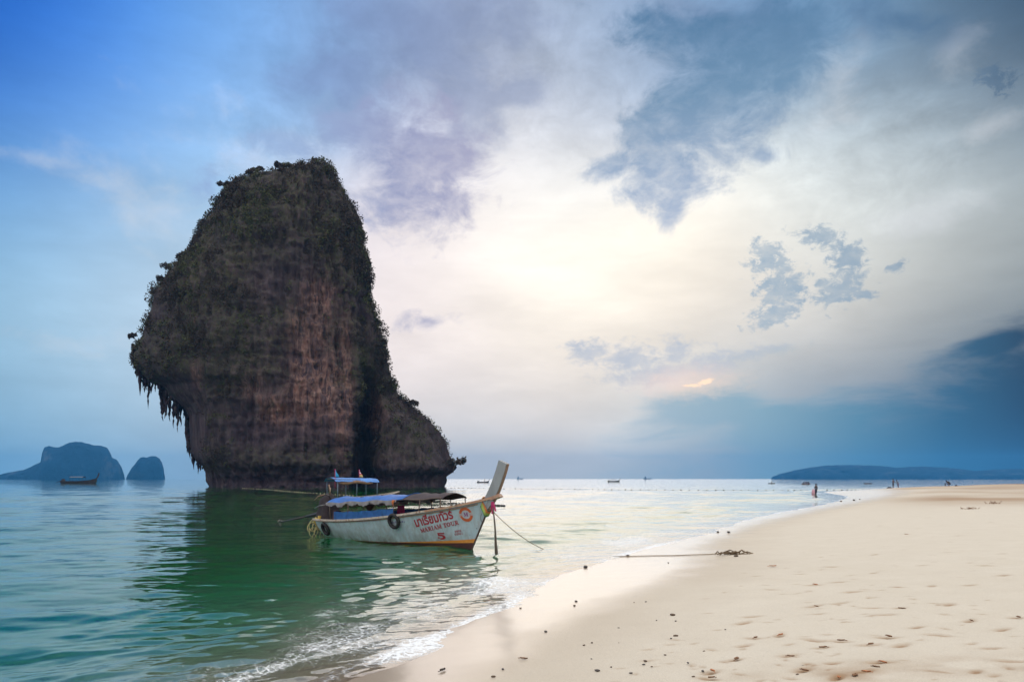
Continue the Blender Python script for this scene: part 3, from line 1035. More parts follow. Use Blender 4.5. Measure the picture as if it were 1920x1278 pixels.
    for q in ((440, 690, 40, 45, 0.7), (520, 590, 60, 40, 0.6), (430, 660, 70, 50, 0.4), (780, 830, 70, 60, 0.5), (560, 860, 90, 30, 0.2), (400, 860, 40, 40, 0.3)):
        green += q[4] * blob(*q[:4])
    green *= np.clip((Pn[:, 2] - 2.5) / 3, 0, 1)
    green *= 1 - 0.9 * np.clip((pyv - 690) / 20, 0, 1) * np.clip((395 - pxv) / 25, 0, 1)
    add_attr(me, "green", np.clip(green, 0, 1))
    root = link("sea_stack", me)
    tag(root, "towering dark limestone rock with overhanging left side rising out of the sea", "rock")
    # leaves: clumps of creeper, shrubs and hanging sprays over the ledges
    rg = np.random.default_rng(9)
    w = np.clip(green, 0, 1) ** 1.5 * np.where(Pn[:, 1] < ROCK_Y + 6, 1, 0.35)
    rimw = np.where(np.abs(nv[:, 0]) > 0.75, 2.0, 1.0)
    w = w * rimw * np.clip((Pn[:, 2] - 4) / 4, 0, 1)
    patch = fbm(Pn * np.array([0.16, 0.16, 0.20]), 3, 37)
    w = w * np.clip(0.15 + 2.2 * np.clip(patch + 0.12, 0, 1), 0, 1.5)
    idx = rg.choice(len(Pn), size=4600, p=w / w.sum())
    gsel = (vnoise(Pn[idx] * 0.13, 71) + 0.35 * rg.normal(size=len(idx))) > 0.28
    for nm, sl, mt in (("foliage", ~gsel, MAT_LEAF), ("foliage", gsel, MAT_LEAFG)):
        v, f = leaf_cards(Pn[idx[sl]], nv[idx[sl]].astype(float), rg, 22, 0.95, 0.23)
        fo = link(nm, fast_mesh(nm, v, f, mt, False), root)
        tag(fo, kind="stuff")
    # bigger bushes break the outline on both flanks and the crest
    sel = (np.abs(nv[:, 0]) > 0.55) & (np.abs(Pn[:, 1] - ROCK_Y) < 9) & (Pn[:, 2] > 12) & ~((pyv > 688) & (pxv < 420))
    sel |= (Pn[:, 2] > zc[0] - 4)
    ids = np.nonzero(sel)[0]
    pw = np.clip(0.1 + 2.0 * np.clip(fbm(Pn[ids] * 0.22, 2, 39) + 0.1, 0, 1), 0.05, 1.5)
    for cnt, spread, per, mt in ((300, 0.75, 34, MAT_LEAF), (130, 1.25, 70, MAT_LEAFG), (46, 1.9, 150, MAT_LEAF)):
        pick = rg.choice(ids, size=cnt, p=pw / pw.sum())
        v, f = leaf_cards(Pn[pick], nv[pick].astype(float), rg, per, spread, 0.24)
        fo = link("shrubbery", fast_mesh("shrubbery", v, f, mt, False), root)
        tag(fo, kind="stuff")
    # stalactites under the overhang
    tips = [(250, 672, 694, 5), (256, 680, 700, 4), (262, 690, 742, 6), (268, 690, 724, 7), (272, 700, 738, 5), (278, 705, 767, 4.5), (284, 705, 738, 6), (291, 715, 735, 6), (300, 720, 748, 6), (305, 728, 789, 9),
            (311, 735, 776, 8), (318, 740, 790, 7), (325, 745, 803, 6), (333, 755, 810, 6), (339, 762, 800, 5), (344, 770, 784, 5), (350, 805, 850, 6), (356, 815, 860, 6), (353, 800, 838, 7), (363, 835, 880, 7),
            (371, 850, 888, 6), (376, 858, 880, 4), (368, 845, 872, 6), (382, 868, 884, 4), (296, 700, 730, 8), (330, 745, 785, 9), (358, 820, 846, 8), (287, 690, 722, 8), (275, 680, 715, 9), (314, 720, 760, 9)]
    r = random.Random(4)
    tops = [(247, 668), (262, 690), (276, 712), (292, 720), (308, 726), (318, 742), (335, 754), (347, 770), (353, 800), (356, 840), (366, 860), (380, 878)]
    lows = [(247, 690), (252, 698), (258, 712), (262, 740), (268, 728), (273, 738), (277, 742), (283, 740), (290, 732), (297, 728), (302, 770), (306, 788), (312, 780), (320, 774), (328, 784), (333, 802), (338, 782), (345, 776), (349, 835), (352, 850), (358, 860), (363, 878), (368, 868), (374, 884), (380, 886)]
    for k in range(64):                                            # dense fringe of dripstone between the long ones
        px = r.uniform(249, 376)
        y1 = float(np.interp(px, [q[0] for q in lows], [q[1] for q in lows])) - r.uniform(-2, 14)
        y0 = min(y1 - 10, float(np.interp(px, [q[0] for q in tops], [q[1] for q in tops])))
        tips.append((px, y0, y1, r.uniform(4.0, 7.5)))
    for k, (px, y0, y1, wd) in enumerate(tips):
        Y = ROCK_Y + r.uniform(-4, 4)
        t0, t1 = at(px + r.uniform(-1, 2), y0 - 26, Y), at(px, y1, Y)
        nseg = 11
        path, rad = [], []
        R0 = wd * 0.62 / F * Y
        for s in range(nseg + 1):
            t = s / nseg
            q = t0.lerp(t1, t)
            path.append(q + Vector((r.uniform(-.16, .16), r.uniform(-.16, .16), 0)))
            rad.append(R0 * ((1 - t ** 2.4) * r.uniform(0.75, 1.2) + 0.07) * (1.2 if s % 4 == 1 else 0.95))
        mb = MB(); mb.tube(path, rad, 8)
        mb.build("stalactite", MAT_ROCK, root, True)
    return root, X, nv


ROCK, ROCK_V, ROCK_N = build_rock()


def tree(px, py, Y, h, spread, label, seed, lean=0.0):
    """small cliff tree: bent trunk, a few limbs, crown of separate leaf sprays"""
    r = random.Random(seed); rg = np.random.default_rng(seed)
    base = at(px, py, Y)
    root = empty("cliff_tree", base)
    tag(root, label, "tree", "small trees on the outline of the big rock")
    mb = MB()
    top = Vector((lean * h, r.uniform(-.3, .3), h * 0.72))
    mb.tube([(0, 0, -0.8), (lean * h * 0.25, 0, h * 0.3), tuple(top)], [0.17, 0.13, 0.06], 6)
    ends = [top]
    for k in range(6):
        a = r.uniform(0, 6.28)
        e = top * r.uniform(0.75, 1.0) + Vector((math.cos(a) * spread * 0.75, math.sin(a) * spread * 0.5, r.uniform(0.0, 0.3) * h))
        mb.tube([tuple(top * r.uniform(0.45, 0.8)), tuple((top * 0.8 + e) / 2 + Vector((0, 0, 0.15))), tuple(e)], [0.07, 0.05, 0.02], 5)
        ends.append(e)
    mb.build("trunk", MAT_BARK, root, True)
    cs = np.array([tuple(e) for e in ends])
    cs = np.repeat(cs, 3, axis=0) + rg.normal(size=(len(cs) * 3, 3)) * spread * 0.16
    v, f = leaf_cards(cs, np.tile([0, 0, 1.0], (len(cs), 1)), rg, 26, spread * 0.30, 0.26)
    link("crown", fast_mesh("crown", v, f, MAT_LEAF, False), root)


tree(423, 356, 205, 1.6, 1.5, "round leafy bush at the left shoulder of the big rock's crest", 1, -0.1)
tree(474, 332, 205, 1.5, 1.3, "low leafy tree on the left part of the big rock's crest", 2, -0.2)
tree(483, 330, 206, 2.0, 1.4, "dense bushy tree crowning the bump on the crest's left half", 3)
tree(526, 324, 205, 2.2, 1.5, "open arching tree with sky showing through on the crest", 4, -0.15)
tree(543, 322, 206, 1.7, 1.2, "small forked tree just right of the open arching tree", 5, 0.1)
tree(592, 309, 205, 1.2, 1.1, "tiny upright shrub on the very summit of the rock", 6)
tree(348, 488, 205, 2.0, 1.5, "bush leaning outward halfway up the rock's left flank", 7, -0.5)
tree(325, 515, 205, 2.6, 1.9, "largest tree leaning out from the rock's left flank", 8, -0.5)
tree(312, 533, 206, 1.7, 1.5, "feathery tree just below the largest flank tree", 9, -0.6)
tree(258, 642, 205, 2.2, 1.1, "thin bare-stemmed tree above the tip of the overhang", 10, -0.7)
tree(849, 880, 204, 2.6, 2.0, "bush hanging over the water at the rock's right foot", 11, 0.5)
tree(776, 766, 205, 1.8, 1.6, "bush on the step where the right buttress begins", 12, 0.2)


# ------------------------------------------------------------------ far islands and hills
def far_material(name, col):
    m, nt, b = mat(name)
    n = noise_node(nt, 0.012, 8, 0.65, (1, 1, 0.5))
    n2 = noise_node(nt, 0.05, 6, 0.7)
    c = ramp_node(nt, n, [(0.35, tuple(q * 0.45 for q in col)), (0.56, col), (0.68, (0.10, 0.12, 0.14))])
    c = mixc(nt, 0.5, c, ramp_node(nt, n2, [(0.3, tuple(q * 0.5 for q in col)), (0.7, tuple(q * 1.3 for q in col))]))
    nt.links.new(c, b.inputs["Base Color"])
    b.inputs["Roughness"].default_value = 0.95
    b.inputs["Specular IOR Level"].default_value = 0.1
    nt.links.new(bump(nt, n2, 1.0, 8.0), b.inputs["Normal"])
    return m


MAT_ISLE = far_material("haze_tinted_forest_rock", (0.008, 0.036, 0.078))  # blue of the distant haze mixed into the forest and rock colour


def island(name, prof, Y, depth, sharp, seed):
    px = np.array([p[0] for p in prof], float); py = np.array([p[1] for p in prof], float)
    nx_, ny_ = 260, 60
    u = np.linspace(px[0], px[-1], nx_)
    hy = np.interp(u, px, py)
    X = (u - CX) / F * Y
    H = np.maximum(CAMH + (HY - hy) / F * Y, 0.0)
    t = np.linspace(-1, 1, ny_)
    XX, TT = np.meshgrid(X, t, indexing="ij")
    HH = np.repeat(H[:, None], ny_, 1)
    e = np.clip(1 - np.abs(TT) ** sharp, 0, 1) ** 0.55
    n = fbm(P3(XX.ravel() * 0.012, TT.ravel() * 4, HH.ravel() * 0.01), 5, seed).reshape(XX.shape)
    n2 = fbm(P3(XX.ravel() * 0.05, TT.ravel() * 9), 4, seed + 9).reshape(XX.shape)
    Z = HH * e * (1 + 0.07 * n * (np.abs(TT) > 0.05) - 0.03 * (np.abs(TT) > 0.05)) + (2.6 * n2 + 0.5) * np.minimum(1, HH * e / 12) - 1.5
    YY = Y + TT * depth * (0.35 + 0.65 * np.minimum(1, HH / H.max() * 2)) + n * depth * 0.12
    XX = XX + (YY - Y) * (((px[0] + px[-1]) / 2 - CX) / F)      # the island's long axis points away from the bay
    i = np.arange(nx_ - 1)[:, None] * ny_ + np.arange(ny_ - 1)[None, :]
    f = np.stack([i, i + ny_, i + ny_ + 1, i + 1], -1).reshape(-1, 4)
    return link(name, fast_mesh(name, np.stack([XX.ravel(), YY.ravel(), Z.ravel()], 1), f, MAT_ISLE))


HZ0 = 897.0
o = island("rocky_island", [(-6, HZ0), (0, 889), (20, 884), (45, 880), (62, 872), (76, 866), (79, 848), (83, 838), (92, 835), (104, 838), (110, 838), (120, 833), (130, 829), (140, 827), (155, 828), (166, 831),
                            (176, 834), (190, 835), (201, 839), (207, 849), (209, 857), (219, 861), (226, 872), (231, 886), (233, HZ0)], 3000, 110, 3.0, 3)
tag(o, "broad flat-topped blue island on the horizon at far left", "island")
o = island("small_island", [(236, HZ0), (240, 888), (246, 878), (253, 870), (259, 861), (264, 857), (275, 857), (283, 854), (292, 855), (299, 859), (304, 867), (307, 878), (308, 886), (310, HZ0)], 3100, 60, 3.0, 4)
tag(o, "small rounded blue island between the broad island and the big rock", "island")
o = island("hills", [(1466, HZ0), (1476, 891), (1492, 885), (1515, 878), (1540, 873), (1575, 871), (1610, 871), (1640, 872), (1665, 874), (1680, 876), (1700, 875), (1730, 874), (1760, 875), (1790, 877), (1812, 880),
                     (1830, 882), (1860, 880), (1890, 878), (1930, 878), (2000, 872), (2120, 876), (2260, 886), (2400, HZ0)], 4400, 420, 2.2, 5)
tag(o, kind="structure")


# ------------------------------------------------------------------ long-tail boat in the foreground
M_WHITE = None


def hull_paint():
    m, nt, b = mat("chalky_white_paint")
    L = nt.links.new
    base = ramp_node(nt, noise_node(nt, 1.6, 6, 0.6, (1, 1, 2.2)), [(0.3, (0.36, 0.45, 0.465)), (0.7, (0.48, 0.56, 0.57))])
    run = noise_node(nt, 5.0, 7, 0.7, (1.6, 1.6, 0.22), loc=(2, 2, 2))
    base = mixc(nt, ramp_node(nt, run, [(0.47, (0, 0, 0)), (0.70, (0.62, 0.62, 0.62))]), base, (0.30, 0.25, 0.20))
    tcz = nt.nodes.new("ShaderNodeTexCoord"); sz = nt.nodes.new("ShaderNodeSeparateXYZ"); L(tcz.outputs["Object"], sz.inputs[0])
    gz = nt.nodes.new("ShaderNodeMapRange"); L(sz.outputs[2], gz.inputs["Value"])
    gz.inputs["From Min"].default_value = 0.42; gz.inputs["From Max"].default_value = 0.04
    gm = mathn(nt, "MULTIPLY", gz.outputs[0], ramp_node(nt, noise_node(nt, 3.0, 7, 0.7, (1, 1, 0.5), loc=(5, 5, 1)), [(0.36, (0, 0, 0)), (0.62, (1, 1, 1))]))
    base = mixc(nt, gm, base, (0.20, 0.20, 0.15))                   # waterline grime
    chip = noise_node(nt, 9.0, 6, 0.75, loc=(7, 1, 3))
    base = mixc(nt, ramp_node(nt, chip, [(0.645, (0, 0, 0)), (0.665, (1, 1, 1))]), base, (0.07, 0.055, 0.05))
    L(base, b.inputs["Base Color"])
    b.inputs["Roughness"].default_value = 0.55
    b.inputs["Specular IOR Level"].default_value = 0.3
    L(bump(nt, noise_node(nt, 14, 5, 0.6, (0.5, 0.5, 2)), 0.5, 0.006), b.inputs["Normal"])
    return m


M_HULL = hull_paint()
M_ORANGE = simple("orange_stripe_paint", (0.62, 0.24, 0.04), 0.6, 0.2, 5, ((0.10, 0.05, 0.03), 0.64))
M_BOOT = simple("red_brown_bottom_paint", (0.075, 0.028, 0.022), 0.6, 0.35, 4, ((0.03, 0.025, 0.02), 0.6))
M_RAIL = simple("worn_cream_rail", (0.46, 0.38, 0.30), 0.7, 0.25, 5, ((0.22, 0.10, 0.055), 0.54), stretch=(1, 1, 1))
M_RAILBOW = simple("varnished_bow_rail", (0.36, 0.20, 0.12), 0.6, 0.3, 5, ((0.45, 0.36, 0.26), 0.55))
M_WOOD = simple("dark_boat_wood", (0.085, 0.050, 0.034), 0.75, 0.4, 5, stretch=(0.3, 2, 2))
M_PLANK = simple("grey_painted_plank", (0.27, 0.275, 0.265), 0.65, 0.15, 3, ((0.20, 0.15, 0.11), 0.63), stretch=(1, 1, 0.3))
M_EDGE = simple("bare_wood_edge", (0.26, 0.17, 0.11), 0.75, 0.35, 5, stretch=(1, 1, 0.25))
M_TARP = simple("blue_tarpaulin", (0.022, 0.105, 0.34), 0.42, 0.35, 3.5, ((0.20, 0.30, 0.46), 0.60), bumpd=0.030, spec=0.4)
M_CURT = simple("blue_side_cloth", (0.016, 0.080, 0.235), 0.5, 0.35, 5, ((0.10, 0.17, 0.30), 0.64), bumpd=0.010)
M_BROWNTARP = simple("brown_canopy_cloth", (0.046, 0.030, 0.029), 0.75, 0.3, 4, bumpd=0.008)
M_VAL = simple("faded_valance_cloth", (0.22, 0.20, 0.20), 0.85, 0.2, 9, ((0.25, 0.14, 0.10), 0.60))
M_RUBBER = simple("black_tyre_rubber", (0.022, 0.020, 0.019), 0.8, 0.3, 12)
M_STEEL = simple("weathered_steel", (0.16, 0.15, 0.14), 0.5, 0.3, 9, ((0.16, 0.07, 0.035), 0.56), metal=0.5)
M_ENGINE = simple("oily_engine_iron", (0.045, 0.033, 0.033), 0.5, 0.4, 8, ((0.12, 0.05, 0.03), 0.62), metal=0.3)
M_POLE = simple("thin_canopy_pole", (0.12, 0.085, 0.06), 0.6, 0.3, 10)
M_RED = simple("crimson_letter_paint", (0.36, 0.030, 0.038), 0.6, 0.2, 8, bumpd=0)
M_RINGP = simple("orange_ring_paint", (0.52, 0.11, 0.035), 0.6, 0.2, 8, bumpd=0)
M_PURPLE = simple("violet_letter_paint", (0.22, 0.03, 0.16), 0.6, 0.2, 8, bumpd=0)
M_PALE = simple("pale_grey_paint", (0.44, 0.44, 0.45), 0.6, 0.1, 8, bumpd=0)
M_INK = simple("faded_indigo_paint", (0.13, 0.13, 0.26), 0.6, 0.2, 8, bumpd=0)
M_ROPE = simple("old_hemp_rope", (0.26, 0.19, 0.115), 0.9, 0.3, 30)
M_DARKROPE = simple("wet_dark_rope", (0.085, 0.065, 0.045), 0.8, 0.3, 30)
M_SASHO = simple("orange_sash_cloth", (0.56, 0.17, 0.05), 0.8, 0.2, 12)
M_SASHG = simple("yellow_green_sash_cloth", (0.36, 0.40, 0.09), 0.8, 0.2, 12)
M_SASHGR = simple("green_sash_cloth", (0.07, 0.26, 0.10), 0.8, 0.2, 12)
M_SASHM = simple("magenta_sash_cloth", (0.36, 0.025, 0.10), 0.8, 0.2, 12)
M_YELLOW = simple("yellow_plastic", (0.62, 0.42, 0.08), 0.5, 0.2, 8)

BOW = Vector((-1.14, 23.0, 0.0))
HEAD = Vector((0.735, -0.678, 0)).normalized()
boat = empty("longtail_boat", BOW, math.atan2(HEAD.y, HEAD.x))
tag(boat, "white wooden long-tail boat with blue canopy and red lettering moored in the shallows", "boat")

#             keel x   keel z  sheer x  half beam sheer z  fullness
STN = [(0.00, -7.05, -0.02, -7.30, 0.46, 0.60, 0.50), (0.10, -6.4, -0.12, -6.55, 0.62, 0.60, 0.46), (0.25, -5.2, -0.22, -5.30, 0.78, 0.645, 0.42), (0.42, -3.9, -0.28, -3.95, 0.86, 0.735, 0.42),
       (0.58, -2.7, -0.30, -2.65, 0.84, 0.86, 0.46), (0.72, -1.7, -0.30, -1.50, 0.70, 1.01, 0.56), (0.84, -0.9, -0.29, -0.55, 0.46, 1.16, 0.70), (0.93, -0.42, -0.27, 0.22, 0.23, 1.31, 0.86), (1.00, -0.16, -0.24, 0.80, 0.035, 1.45, 1.0)]
_T = [s[0] for s in STN]


def _ipl(t, k):
    # smooth (monotone enough) cubic through the stations
    xs, ys = _T, [s[k] for s in STN]
    i = max(0, min(len(xs) - 2, int(np.searchsorted(xs, t)) - 1))
    h = xs[i + 1] - xs[i]
    u = (t - xs[i]) / h

    def sl(j):
        if j == 0: return (ys[1] - ys[0]) / (xs[1] - xs[0])
        if j == len(xs) - 1: return (ys[-1] - ys[-2]) / (xs[-1] - xs[-2])
        return (ys[j + 1] - ys[j - 1]) / (xs[j + 1] - xs[j - 1])
    m0, m1 = sl(i) * h, sl(i + 1) * h
    return (2 * u ** 3 - 3 * u * u + 1) * ys[i] + (u ** 3 - 2 * u * u + u) * m0 + (-2 * u ** 3 + 3 * u * u) * ys[i + 1] + (u ** 3 - u * u) * m1


def hull_pt(t, v, side, inset=0.0):
    kx, kz, sx, hb, sz, g = (_ipl(t, k) for k in range(1, 7))
    x = kx + (sx - kx) * v
    z = kz + (sz - kz) * v
    y = max(0.0, hb * (v ** g) - inset)
    return Vector((x, side * y, z))


def v_at_z(t, z):
    kz, sz = _ipl(t, 2), _ipl(t, 5)
    return min(0.98, max(0.0, (z - kz) / (sz - kz)))


def boot_z(t):
    return 0.16 * max(0, (t - 0.30) / 0.70) ** 1.3 + 0.015


def stripe(t):
    return max(0.004, 0.115 * max(0, (t - 0.52) / 0.48) ** 1.1)


def build_boat():
    ts = [i / 44 for i in range(45)]
    mb = MB()
    for side in (-1, 1):
        rows = []
        for t in ts:
            a = v_at_z(t, boot_z(t)); b = v_at_z(t, boot_z(t) + stripe(t))
            vs_ = [a * k / 4 for k in range(4)] + [a, (a + b) / 2, b] + [b + (1 - b) * k / 8 for k in range(1, 9)]
            rows.append([hull_pt(t, v, side) for v in vs_])
        mb.grid([[r[k] for k in range(0, 5)] for r in rows], 1)
        mb.grid([[r[k] for k in range(4, 7)] for r in rows], 2)
        mb.grid([[r[k] for k in range(6, 15)] for r in rows], 0)
    # transom
    tr = [hull_pt(0, k / 8, -1) for k in range(9)] + [hull_pt(0, k / 8, 1) for k in range(8, 0, -1)]
    mb.add(tr, [tuple(range(len(tr)))], 0)
    me = mb.mesh("hull", [M_HULL, M_BOOT, M_ORANGE], True)
    bm = bmesh.new(); bm.from_mesh(me)
    bmesh.ops.remove_doubles(bm, verts=bm.verts, dist=0.0015)
    bmesh.ops.recalc_face_normals(bm, faces=bm.faces)
    bm.to_mesh(me); bm.free()
    link("hull", me, boat)
    # inner planking and floor
    mb = MB()
    for side in (-1, 1):
        rows = [[hull_pt(t, v, side, 0.045) for v in (0.30, 0.45, 0.6, 0.8, 0.97)] for t in ts[1:40]]
        mb.grid(rows)
    mb.grid([[hull_pt(t, 0.30, -1, 0.045), hull_pt(t, 0.30, 1, 0.045)] for t in ts[1:40]])
    mb.build("inner_planking", M_WOOD, boat)
    for t in (0.18, 0.30, 0.42, 0.54, 0.66, 0.76):                    # thwarts
        b_ = MB(); p = hull_pt(t, 0.62, -1, 0.05); q = hull_pt(t, 0.62, 1, 0.05)
        b_.box((p + q) / 2, (0.24, (q - p).length, 0.035)); b_.build("thwart", M_WOOD, boat)
    # ribs seen inside
    for t in np.linspace(0.08, 0.84, 14):
        for side in (-1, 1):
            b_ = MB(); b_.sweep_rect([hull_pt(t, v, side, 0.065) for v in (0.34, 0.55, 0.75, 0.96)], 0.05, 0.035, (1, 0, 0)); b_.build("rib", M_WOOD, boat)
    # gunwale rails and the rubbing strake below
    for side in (-1, 1):
        mb = MB()
        path = [hull_pt(t, 1, side) + Vector((0, side * 0.012, 0.012)) for t in ts[:34]]
        mb.sweep_rect(path, 0.085, 0.06, (0, 1, 0))
        mb.build("gunwale", M_RAIL, boat)
        mb = MB()
        path = [hull_pt(t, 1, side) + Vector((0, side * 0.012, 0.012)) for t in ts[33:]]
        mb.sweep_rect(path, [0.085] * (len(path) - 3) + [0.07, 0.06, 0.05], 0.066, (0, 1, 0))
        o_ = mb.build("gunwale", M_RAILBOW, boat); o_["label"] = "orange-brown bow length of the rail"
        mb = MB()
        path = [hull_pt(t, 0.955, side) + Vector((0, side * 0.006, 0)) for t in ts[:43]]
        mb.sweep_rect(path, 0.022, 0.034, (0, 1, 0))
        mb.build("rubbing_strake", M_EDGE, boat)
    # bow deck
    mb = MB()
    mb.grid([[hull_pt(t, 0.95, -1, 0.02) + Vector((0, 0, 0.0)), (hull_pt(t, 0.95, -1) + hull_pt(t, 0.95, 1)) / 2 + Vector((0, 0, 0.03)), hull_pt(t, 0.95, 1, 0.02)] for t in np.linspace(0.80, 0.985, 10)])
    mb.build("bow_deck", M_WOOD, boat)
    mb = MB()                                                          # little deck over the stern
    mb.grid([[hull_pt(t, 0.94, -1, 0.02), hull_pt(t, 0.94, 1, 0.02)] for t in np.linspace(0.004, 0.13, 5)])
    mb.build("stern_deck", M_WOOD, boat)
    # cutwater along the raked stem
    mb = MB()
    path = [hull_pt(1, v, 1) * 1.0 for v in np.linspace(0, 1, 9)]
    path = [Vector((p.x + 0.02, 0, p.z)) for p in path]
    mb.sweep_rect(path, 0.040, 0.035, (0, 1, 0))
    mb.build("cutwater", M_WOOD, boat)
    # tall stem plank sweeping up from the bow
    path = [Vector((0.50, 0, 1.16)), Vector((0.66, 0, 1.34)), Vector((0.80, 0, 1.53)), Vector((0.93, 0, 1.74)), Vector((1.05, 0, 1.98)), Vector((1.16, 0, 2.22)), Vector((1.25, 0, 2.46))]
    mb = MB()
    mb.sweep_rect(path, 0.13, [0.28, 0.30, 0.315, 0.32, 0.32, 0.315, 0.31], (0, 1, 0))
    st = mb.build("stem_plank", M_PLANK, boat)
    mb = MB()                                                          # bare edge strip on its front
    tn = [(path[min(i + 1, 6)] - path[max(i - 1, 0)]).normalized() for i in range(7)]
    ep = [p + Vector((t.z, 0, -t.x)) * (0.15 + 0.012) for p, t in zip(path, tn)]
    mb.sweep_rect(ep, 0.085, 0.03, (0, 1, 0))
    mb.build("stem_edge", M_EDGE, st)
    mb = MB(); mb.box((0.96, 0, 1.49), (0.36, 0.17, 0.10), Matrix.Rotation(-0.30, 3, "Y"), taper=0.8)
    mb.build("bow_block", M_RAILBOW, boat)
    # cloth sashes tied round the stem
    for k, (m_, s0, w, lift) in enumerate(((M_SASHG, 0.06, 0.10, 0.0), (M_SASHO, 0.17, 0.055, 0.01), (M_SASHGR, 0.00, 0.05, -0.03))):
        mb = MB(); c = path[0].lerp(path[2], 0.30 + s0)
        t = (path[2] - path[0]).normalized(); n = Vector((t.z, 0, -t.x))
        ring = []
        for q in range(17):
            a = 2 * math.pi * q / 16
            ca, sa = math.cos(a), math.sin(a)
            sx = math.copysign(abs(ca) ** 0.5, ca) * 0.21
            sy = math.copysign(abs(sa) ** 0.5, sa) * 0.115
            ring.append(c + n * sx + Vector((0, sy, 0)) - t * (0.22 * (ca + 1) * 0.5) + t * lift)
        mb.sweep_rect(ring, 0.012, w, lambda i: Vector((0, math.sin(2 * math.pi * i / 16), 0)) + n * math.cos(2 * math.pi * i / 16))
        mb.build("sash", m_, boat)
    for dx, ln, rr in ((0.0, 0.34, 0.035), (0.05, 0.26, 0.03), (-0.03, 0.22, 0.028)):
        mb = MB(); mb.tube([(0.86 + dx, -0.06, 1.36), (0.90 + dx, -0.08, 1.26), (0.91 + dx * 2, -0.09, 1.36 - ln)], [rr * 0.5, rr, rr * 1.1], 7, squash=0.6)
        o_ = mb.build("sash_tail", M_SASHM, boat)
    # ---------------- canopy
    def edge(x):                                                       # half width, edge height, crown
        f = (x + 6.2) / 5.45
        return 0.80 - 0.30 * max(0, f - 0.62) / 0.38 - 0.10 * max(0, 0.15 - f) / 0.15, 1.19 + 0.26 * f + 0.02 * math.sin(x * 5.0), 0.165 + 0.02 * math.sin(x * 3 + 1)

    def canopy(name, x0, x1, m_, n=22, lift=0.0):
        mb = MB(); rows, low = [], []
        for i in range(n + 1):
            x = x0 + (x1 - x0) * i / n
            w, ze, cr = edge(x)
            row = []
            for k in range(13):
                q = -1 + 2 * k / 12
                sag = 0.020 * math.sin(i * 1.9 + k) + 0.014 * math.sin(x * 11) * (1 - abs(q))
                row.append(Vector((x, q * w, ze + lift + cr * (1 - abs(q) ** 2.2) + sag * (1 - abs(q)))))
            rows.append(row)
        mb.grid(rows)
        mb.grid([[p - Vector((0, 0, 0.018)) for p in r] for r in rows])
        for e in (0, 12):
            mb.grid([[r[e], r[e] - Vector((0, 0, 0.018))] for r in rows])
        for r in (rows[0], rows[-1]):
            mb.grid([r, [p - Vector((0, 0, 0.018)) for p in r]])
        return mb.build(name, m_, boat, True)
    canopy("canopy_tarp", -6.2, -2.25, M_TARP)
    canopy("front_canopy", -2.60, -0.72, M_BROWNTARP, 14, -0.022)
    # scalloped valance hanging from the near and far edges
    for side in (-1, 1):
        mb = MB(); rows = []
        for i in range(73):
            x = -6.2 + 3.75 * i / 72
            w, ze, cr = edge(x)
            s = abs(math.sin(math.pi * i / 12.0))
            drop = 0.055 + 0.085 * s + 0.012 * math.sin(i * 1.7)
            wv = 0.02 * math.sin(i * 0.9)
            rows.append([Vector((x, side * (w + 0.006), ze + 0.01)), Vector((x, side * (w + 0.022 + wv * 0.5), ze - drop * 0.5)), Vector((x, side * (w + 0.014 + wv), ze - drop))])
        mb.grid(rows); mb.build("valance", M_VAL, boat, True)
    # poles and rails
    for x in (-6.0, -4.87, -2.6, -1.57, -0.80):
        for side in (-1, 1):
            w, ze, cr = edge(x)
            t = min(range(200), key=lambda q: abs(_ipl(q / 199, 3) - x)) / 199
            g = hull_pt(t, 1, side)
            mb = MB(); mb.tube([(x, g.y * 0.95, g.z - 0.05), (x, side * w * 0.97, ze + 0.01)], 0.016, 7)
            mb.build("canopy_pole", M_POLE, boat, True)
    for side in (-1, 1):
        mb = MB(); mb.tube([(x, side * edge(x)[0] * 0.97, edge(x)[1] - 0.012) for x in np.linspace(-6.15, -0.76, 16)], 0.015, 6)
        mb.build("canopy_rail", M_POLE, boat, True)
    for x in (-6.15, -4.87, -3.6, -2.6, -1.57, -0.80):
        w, ze, cr = edge(x); mb = MB()
        mb.tube([(x, q * w * 0.97, ze - 0.03 + cr * (1 - abs(q) ** 2.2)) for q in np.linspace(-1, 1, 9)], 0.013, 6)
        mb.build("canopy_hoop", M_POLE, boat, True)
    # blue side curtain over the rail
    for side in (-1, 1):
        mb = MB(); rows = []
        for i in range(37):
            x = -5.75 + 3.2 * i / 36
            t = float(np.interp(x, [s[3] for s in STN], _T)); g = hull_pt(t, 1, side)
            h = 0.26 + 0.012 * math.sin(i * 0.7) - 0.05 * (i / 36)
            wv = 0.012 * math.sin(i * 1.6) + 0.008 * math.sin(i * 0.5)
            rows.append([Vector((x, side * (abs(g.y) - 0.02 + wv * k / 3), g.z + 0.03 + h * k / 3)) for k in range(4)])
        mb.grid(rows); mb.build("side_curtain", M_CURT, boat, True)
    # ---------------- engine and its long tail
    n_before = set(bpy.data.objects)
    aft = boat
    mb = MB()
    mb.box((-6.62, 0.05, 0.95), (0.55, 0.42, 0.50), Matrix.Rotation(0.15, 3, "Y"), taper=0.85)
    mb.box((-6.55, 0.05, 1.28), (0.40, 0.30, 0.22), taper=0.7)
    mb.tube([(-6.35, -0.12, 1.30), (-6.35, -0.20, 1.42), (-6.5, -0.22, 1.46)], 0.035, 8)
    mb.tube([(-6.72, 0.20, 1.1), (-6.9, 0.28, 1.18)], 0.05, 8)
    eng = mb.build("engine", M_ENGINE, aft)
    mb = MB()                                                          # dark cover draped over it
    rows = []
